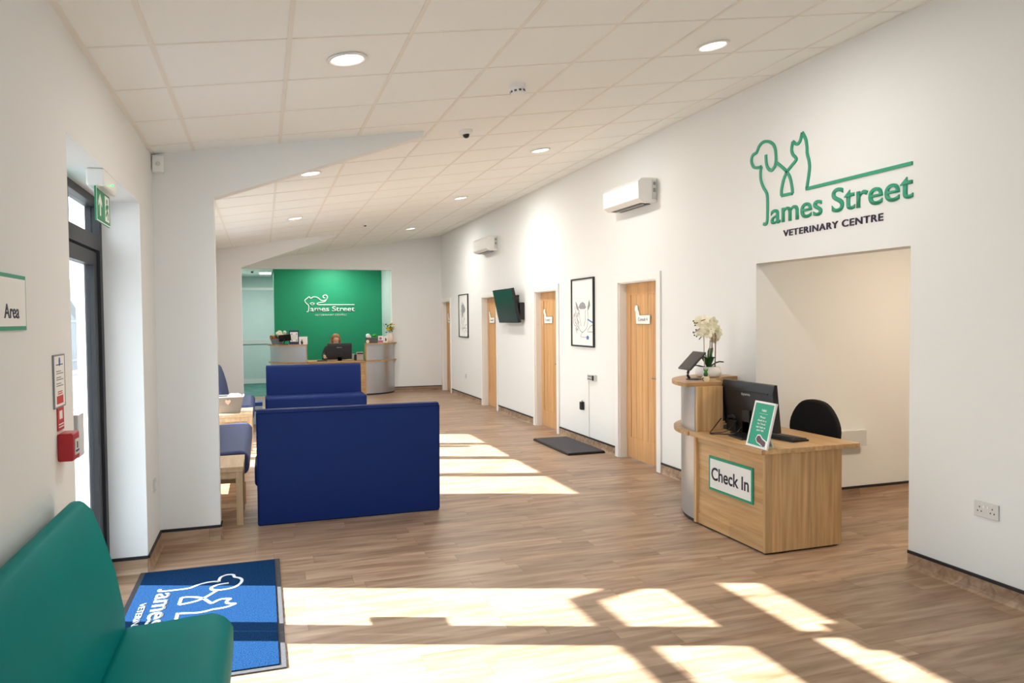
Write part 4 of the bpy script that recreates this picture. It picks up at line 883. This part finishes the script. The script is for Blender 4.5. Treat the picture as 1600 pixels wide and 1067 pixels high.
t = thing('greeting_card', 'white card with a dark blue figure on the left far counter', 'card', (.77, 15.66, Z2)); mb = MB(); mb.box((-.075, 0, 0), (.05, .004, .155)); mb.box((.046, 0, 0), (.09, .05, .155), None); mb.build('card', M['paper'], t)
mb = MB(); mb.ball((-.02, -.001, .085), .012, sy=.15); mb.prism([(-.035, 0), (.0, 0), (.005, .04), (-.01, .07), (-.03, .07), (-.045, .05)], 1, -.003, 0); mb.build('figure_print', M['ink'], t)
t = thing('desk_trough', 'dark grey trough with white ball and green plant on the right counter', 'planter', (2.17, 15.70, Z2)); MB().prism([(-.13, 0), (.11, 0), (.12, .11), (-.14, .11)], 1, -.05, .05).build('trough', mat('slate_trough', '55504F', .6, noise=.08), t, bevel=.003)
mb = MB(); mb.ball((-.08, -.01, .15), .048); mb.ball((-.05, .01, .13), .04); mb.build('white_ball', M['paper'], t, smooth=True); mb = MB()
for k in range(14): mb.ball((.04+rnd.uniform(-.04, .05), rnd.uniform(-.03, .03), .15+rnd.uniform(-.03, .035)), .02, 1.2, 1, .5, 6)
mb.build('plant', mat('vivid_green', '3CB01E', .5, noise=.2, nscale=40), t, smooth=True)
t = thing('desk_clock', 'small round white clock in front of the dark grey trough', 'clock', (2.07, 15.60, Z2)); MB().lathe([(0, -.012), (.032, -.012), (.032, .012), (0, .012)], n=24, mx=Matrix.Translation((0, 0, .034)) @ Matrix.Rotation(PI/2, 4, 'X')).build('case', mat('cream_case', 'EDE3CF', .5), t, smooth=True)
mb = MB(); mb.box((-.002, -.0135, .034), (.002, -.012, .054)); mb.box((0, -.0135, .032), (.014, -.012, .036)); mb.build('hands', M['ink'], t)
t = thing('greeting_card', 'pink patterned card right of the dark grey trough', 'card', (2.36, 15.76, Z2)); MB().box((-.05, 0, 0), (.055, .006, .145)).build('card', M['paper'], t); mb = MB(); mb.ball((0, -.001, .09), .03, sy=.1); mb.box((-.048, -.003, .005), (.05, -.0, .05)); mb.build('pink_print', M['pink'], t)
t = thing('greeting_card', 'cream card with a dark mark beside the yellow flower vase', 'card', (2.475, 15.80, Z2)); MB().box((-.045, 0, 0), (.045, .006, .13)).build('card', mat('cream_card', 'EFE3CC', .7), t); MB().prism([(-.01, .03), (.012, .03), (.018, .06), (.005, .10), (-.012, .09)], 1, -.003, 0).build('mark', M['ink'], t)
t = thing('flower_vase', 'cream vase with yellow flowers at the right end of reception', 'vase', (2.585, 15.90, Z2)); MB().lathe([(0, 0), (.06, 0), (.085, .05), (.08, .11), (.045, .18), (.048, .20), (.035, .20), (.03, .02), (0, .02)], n=28).build('vase', mat('blush_ceramic', 'E9D8CB', .4), t, smooth=True)
mb = MB()
for k in range(22): mb.ball((rnd.uniform(-.06, .085), rnd.uniform(-.05, .05), .33+rnd.uniform(-.07, .09)), .024, 1, 1, .6, 7)
mb.build('yellow_flowers', M['yellow'], t, smooth=True); mb = MB()
for k in range(22): mb.ball((rnd.uniform(-.10, .05), rnd.uniform(-.04, .04), .28+rnd.uniform(-.07, .12)), .018, 1.2, 1, .6, 6)
mb.build('leaves', M['leaf'], t, smooth=True); mb = MB()
for a, b in ((-.15, .40), (-.05, .38), (.03, .33), (-.02, .28)): mb.tube([(0, 0, .15), (a*.4, 0, .26), (a, 0, b)], .003, 5)
mb.build('twigs', M['stem'], t)

# ------------------------------------------------------------------ receptionist
oc2 = copy_tree(oc, None, 'black office chair the receptionist sits on behind the far desk'); oc2.location = (1.45, 16.42, 0); oc2.rotation_euler.z = PI/2
pt = thing('person', 'receptionist with shoulder-length auburn hair in black, seated behind the far monitor', 'person', (1.46, 16.40, .02))
def skinned(name, verts, edges, radii, m_, parent, lv=2, root=0):
    me = bpy.data.meshes.new(name); me.from_pydata(verts, edges, []); me.materials.append(m_)
    o = bpy.data.objects.new(name, me); C.objects.link(o)
    sk = o.modifiers.new('skin', 'SKIN'); sk.use_smooth_shade = True
    if not me.skin_vertices: me.attributes.new('skin', 'FLOAT', 'POINT')
    for i, v in enumerate(me.skin_vertices[0].data): v.radius = (radii[i], radii[i]) if not isinstance(radii[i], tuple) else radii[i]; v.use_root = (i == root)
    s = o.modifiers.new('sub', 'SUBSURF'); s.levels = lv; s.render_levels = lv; o.parent = parent; return o
V, E_, R_ = [], [], []
def add(p, r, frm=None):
    V.append(p); R_.append(r)
    if frm is not None: E_.append((frm, len(V)-1))
    return len(V)-1
pel = add((0, .02, .55), (.15, .11)); sp1 = add((0, 0, .68), (.13, .10), pel); sp2 = add((0, -.05, .82), (.14, .105), sp1); sp3 = add((.01, -.10, .94), (.12, .085), sp2)
nk = add((.015, -.135, 1.00), .048, sp3); hd0 = add((.02, -.155, 1.06), .058, nk); hd = add((.022, -.165, 1.12), (.075, .088), hd0); hd2 = add((.02, -.155, 1.175), (.068, .08), hd)
for s in (-1, 1):
    sh = add((s*.165, -.09, .935), .055, sp3)
    el = add((s*.235, -.20, .79) if s < 0 else (s*.22, -.22, .78), .042, sh)
    wr_ = add((-.235, -.45, .765) if s < 0 else (.10, -.42, .765), .026, el)
    pm = add((-.24, -.52, .755) if s < 0 else (.06, -.49, .755), (.036, .016), wr_)
    dirx = 0 if s < 0 else -.02
    base = V[pm]
    for j, (dx, L) in enumerate(((-.027, .058), (-.009, .068), (.009, .064), (.027, .050))):
        a = add((base[0]+dx, base[1]-.035, base[2]), .0095, pm); b = add((base[0]+dx*1.1+dirx*.5, base[1]-.035-L*.5, base[2]+.004), .0085, a); add((base[0]+dx*1.15+dirx, base[1]-.035-L, base[2]-.008), .007, b)
    th = add((base[0]-s*(-1)*.03*(-1), base[1]+.012, base[2]), .011, pm); add((base[0]-s*.05, base[1]-.025, base[2]-.004), .009, th)
    hp = add((s*.085, .0, .53), .08, pel); kn = add((s*.11, -.40, .52), .06, hp); an = add((s*.11, -.42, .11), .038, kn); add((s*.11, -.54, .045), .035, an)
skinned('body', V, E_, R_, M['skin'], pt)
# face details, hair, clothing
fm = Matrix.Translation((.022, -.165, 1.115)) @ Matrix.Rotation(math.radians(22), 4, 'X') @ Matrix.Rotation(math.radians(14), 4, 'Z')
mb = MB(); mb.ball(fm @ Vector((0, -.093, -.012)), .013, .8, 1, 1.4); mb.build('nose', M['skin'], pt, smooth=True)
mb = MB()
for s in (-1, 1): mb.ball(fm @ Vector((s*.031, -.078, .012)), .010, 1.2, .6, .7)
mb.build('eyes', M['ink'], pt, smooth=True)
MB().ball(fm @ Vector((0, -.080, -.052)), .014, 1.4, .5, .45).build('mouth', mat('lips', 'A8605A', .5), pt, smooth=True)
mb = MB()
for s in (-1, 1): mb.ball(fm @ Vector((s*.078, .0, 0)), .016, .4, .8, 1.3)
mb.build('ears', M['skin'], pt, smooth=True)
mb = MB(); mb.ball((.02, -.122, 1.165), .096, 1.0, .92, .92, 20); mb.ball((.01, -.09, 1.09), .09, 1.06, .70, 1.35, 16)
for i in range(16):
    a = math.radians(-20+i*14.7); x = math.cos(a)*.086; y = math.sin(a)*.07
    mb.tube(smooth_pts([(.02+x*.85, -.12+y*.9, 1.20), (.02+x*1.10, -.125+y, 1.11), (.015+x*1.2, -.135+y*1.05, 1.03), (.01+x*1.15, -.15+y, .95)]), .021, 7, .009)
mb.build('hair', M['hair'], pt, smooth=True)
V2, E2, R2 = [], [], []
def add2(p, r, frm=None):
    V2.append(p); R2.append(r)
    if frm is not None: E2.append((frm, len(V2)-1))
    return len(V2)-1
a0 = add2((0, .02, .53), (.165, .13)); a1 = add2((0, 0, .68), (.148, .118), a0); a2 = add2((0, -.05, .82), (.158, .123), a1); a3 = add2((.01, -.10, .94), (.135, .098), a2); add2((.013, -.122, .975), .066, a3)
for s in (-1, 1):
    b1 = add2((s*.168, -.09, .937), .068, a3); b2 = add2((s*.235, -.20, .79) if s < 0 else (s*.22, -.22, .78), .056, b1)
    add2((-.235, -.33, .777) if s < 0 else (.155, -.33, .772), .043, b2)
skinned('tunic', V2, E2, R2, M['cloth'], pt)
V3 = [(0, .02, .53)]; E3 = []; R3 = [(.16, .12)]
for s in (-1, 1):
    n = len(V3); V3 += [(s*.085, 0, .53), (s*.11, -.40, .52), (s*.11, -.42, .15)]; R3 += [.095, .073, .055]; E3 += [(0, n), (n, n+1), (n+1, n+2)]
skinned('trousers', V3, E3, R3, M['cloth'], pt)
t = thing('computer_mouse', 'small black mouse under the right hand of the receptionist', 'mouse', (1.21, 15.84, .72)); MB().ball((0, 0, .012), .03, .8, 1.3, .45).build('body', M['black'], t, smooth=True)
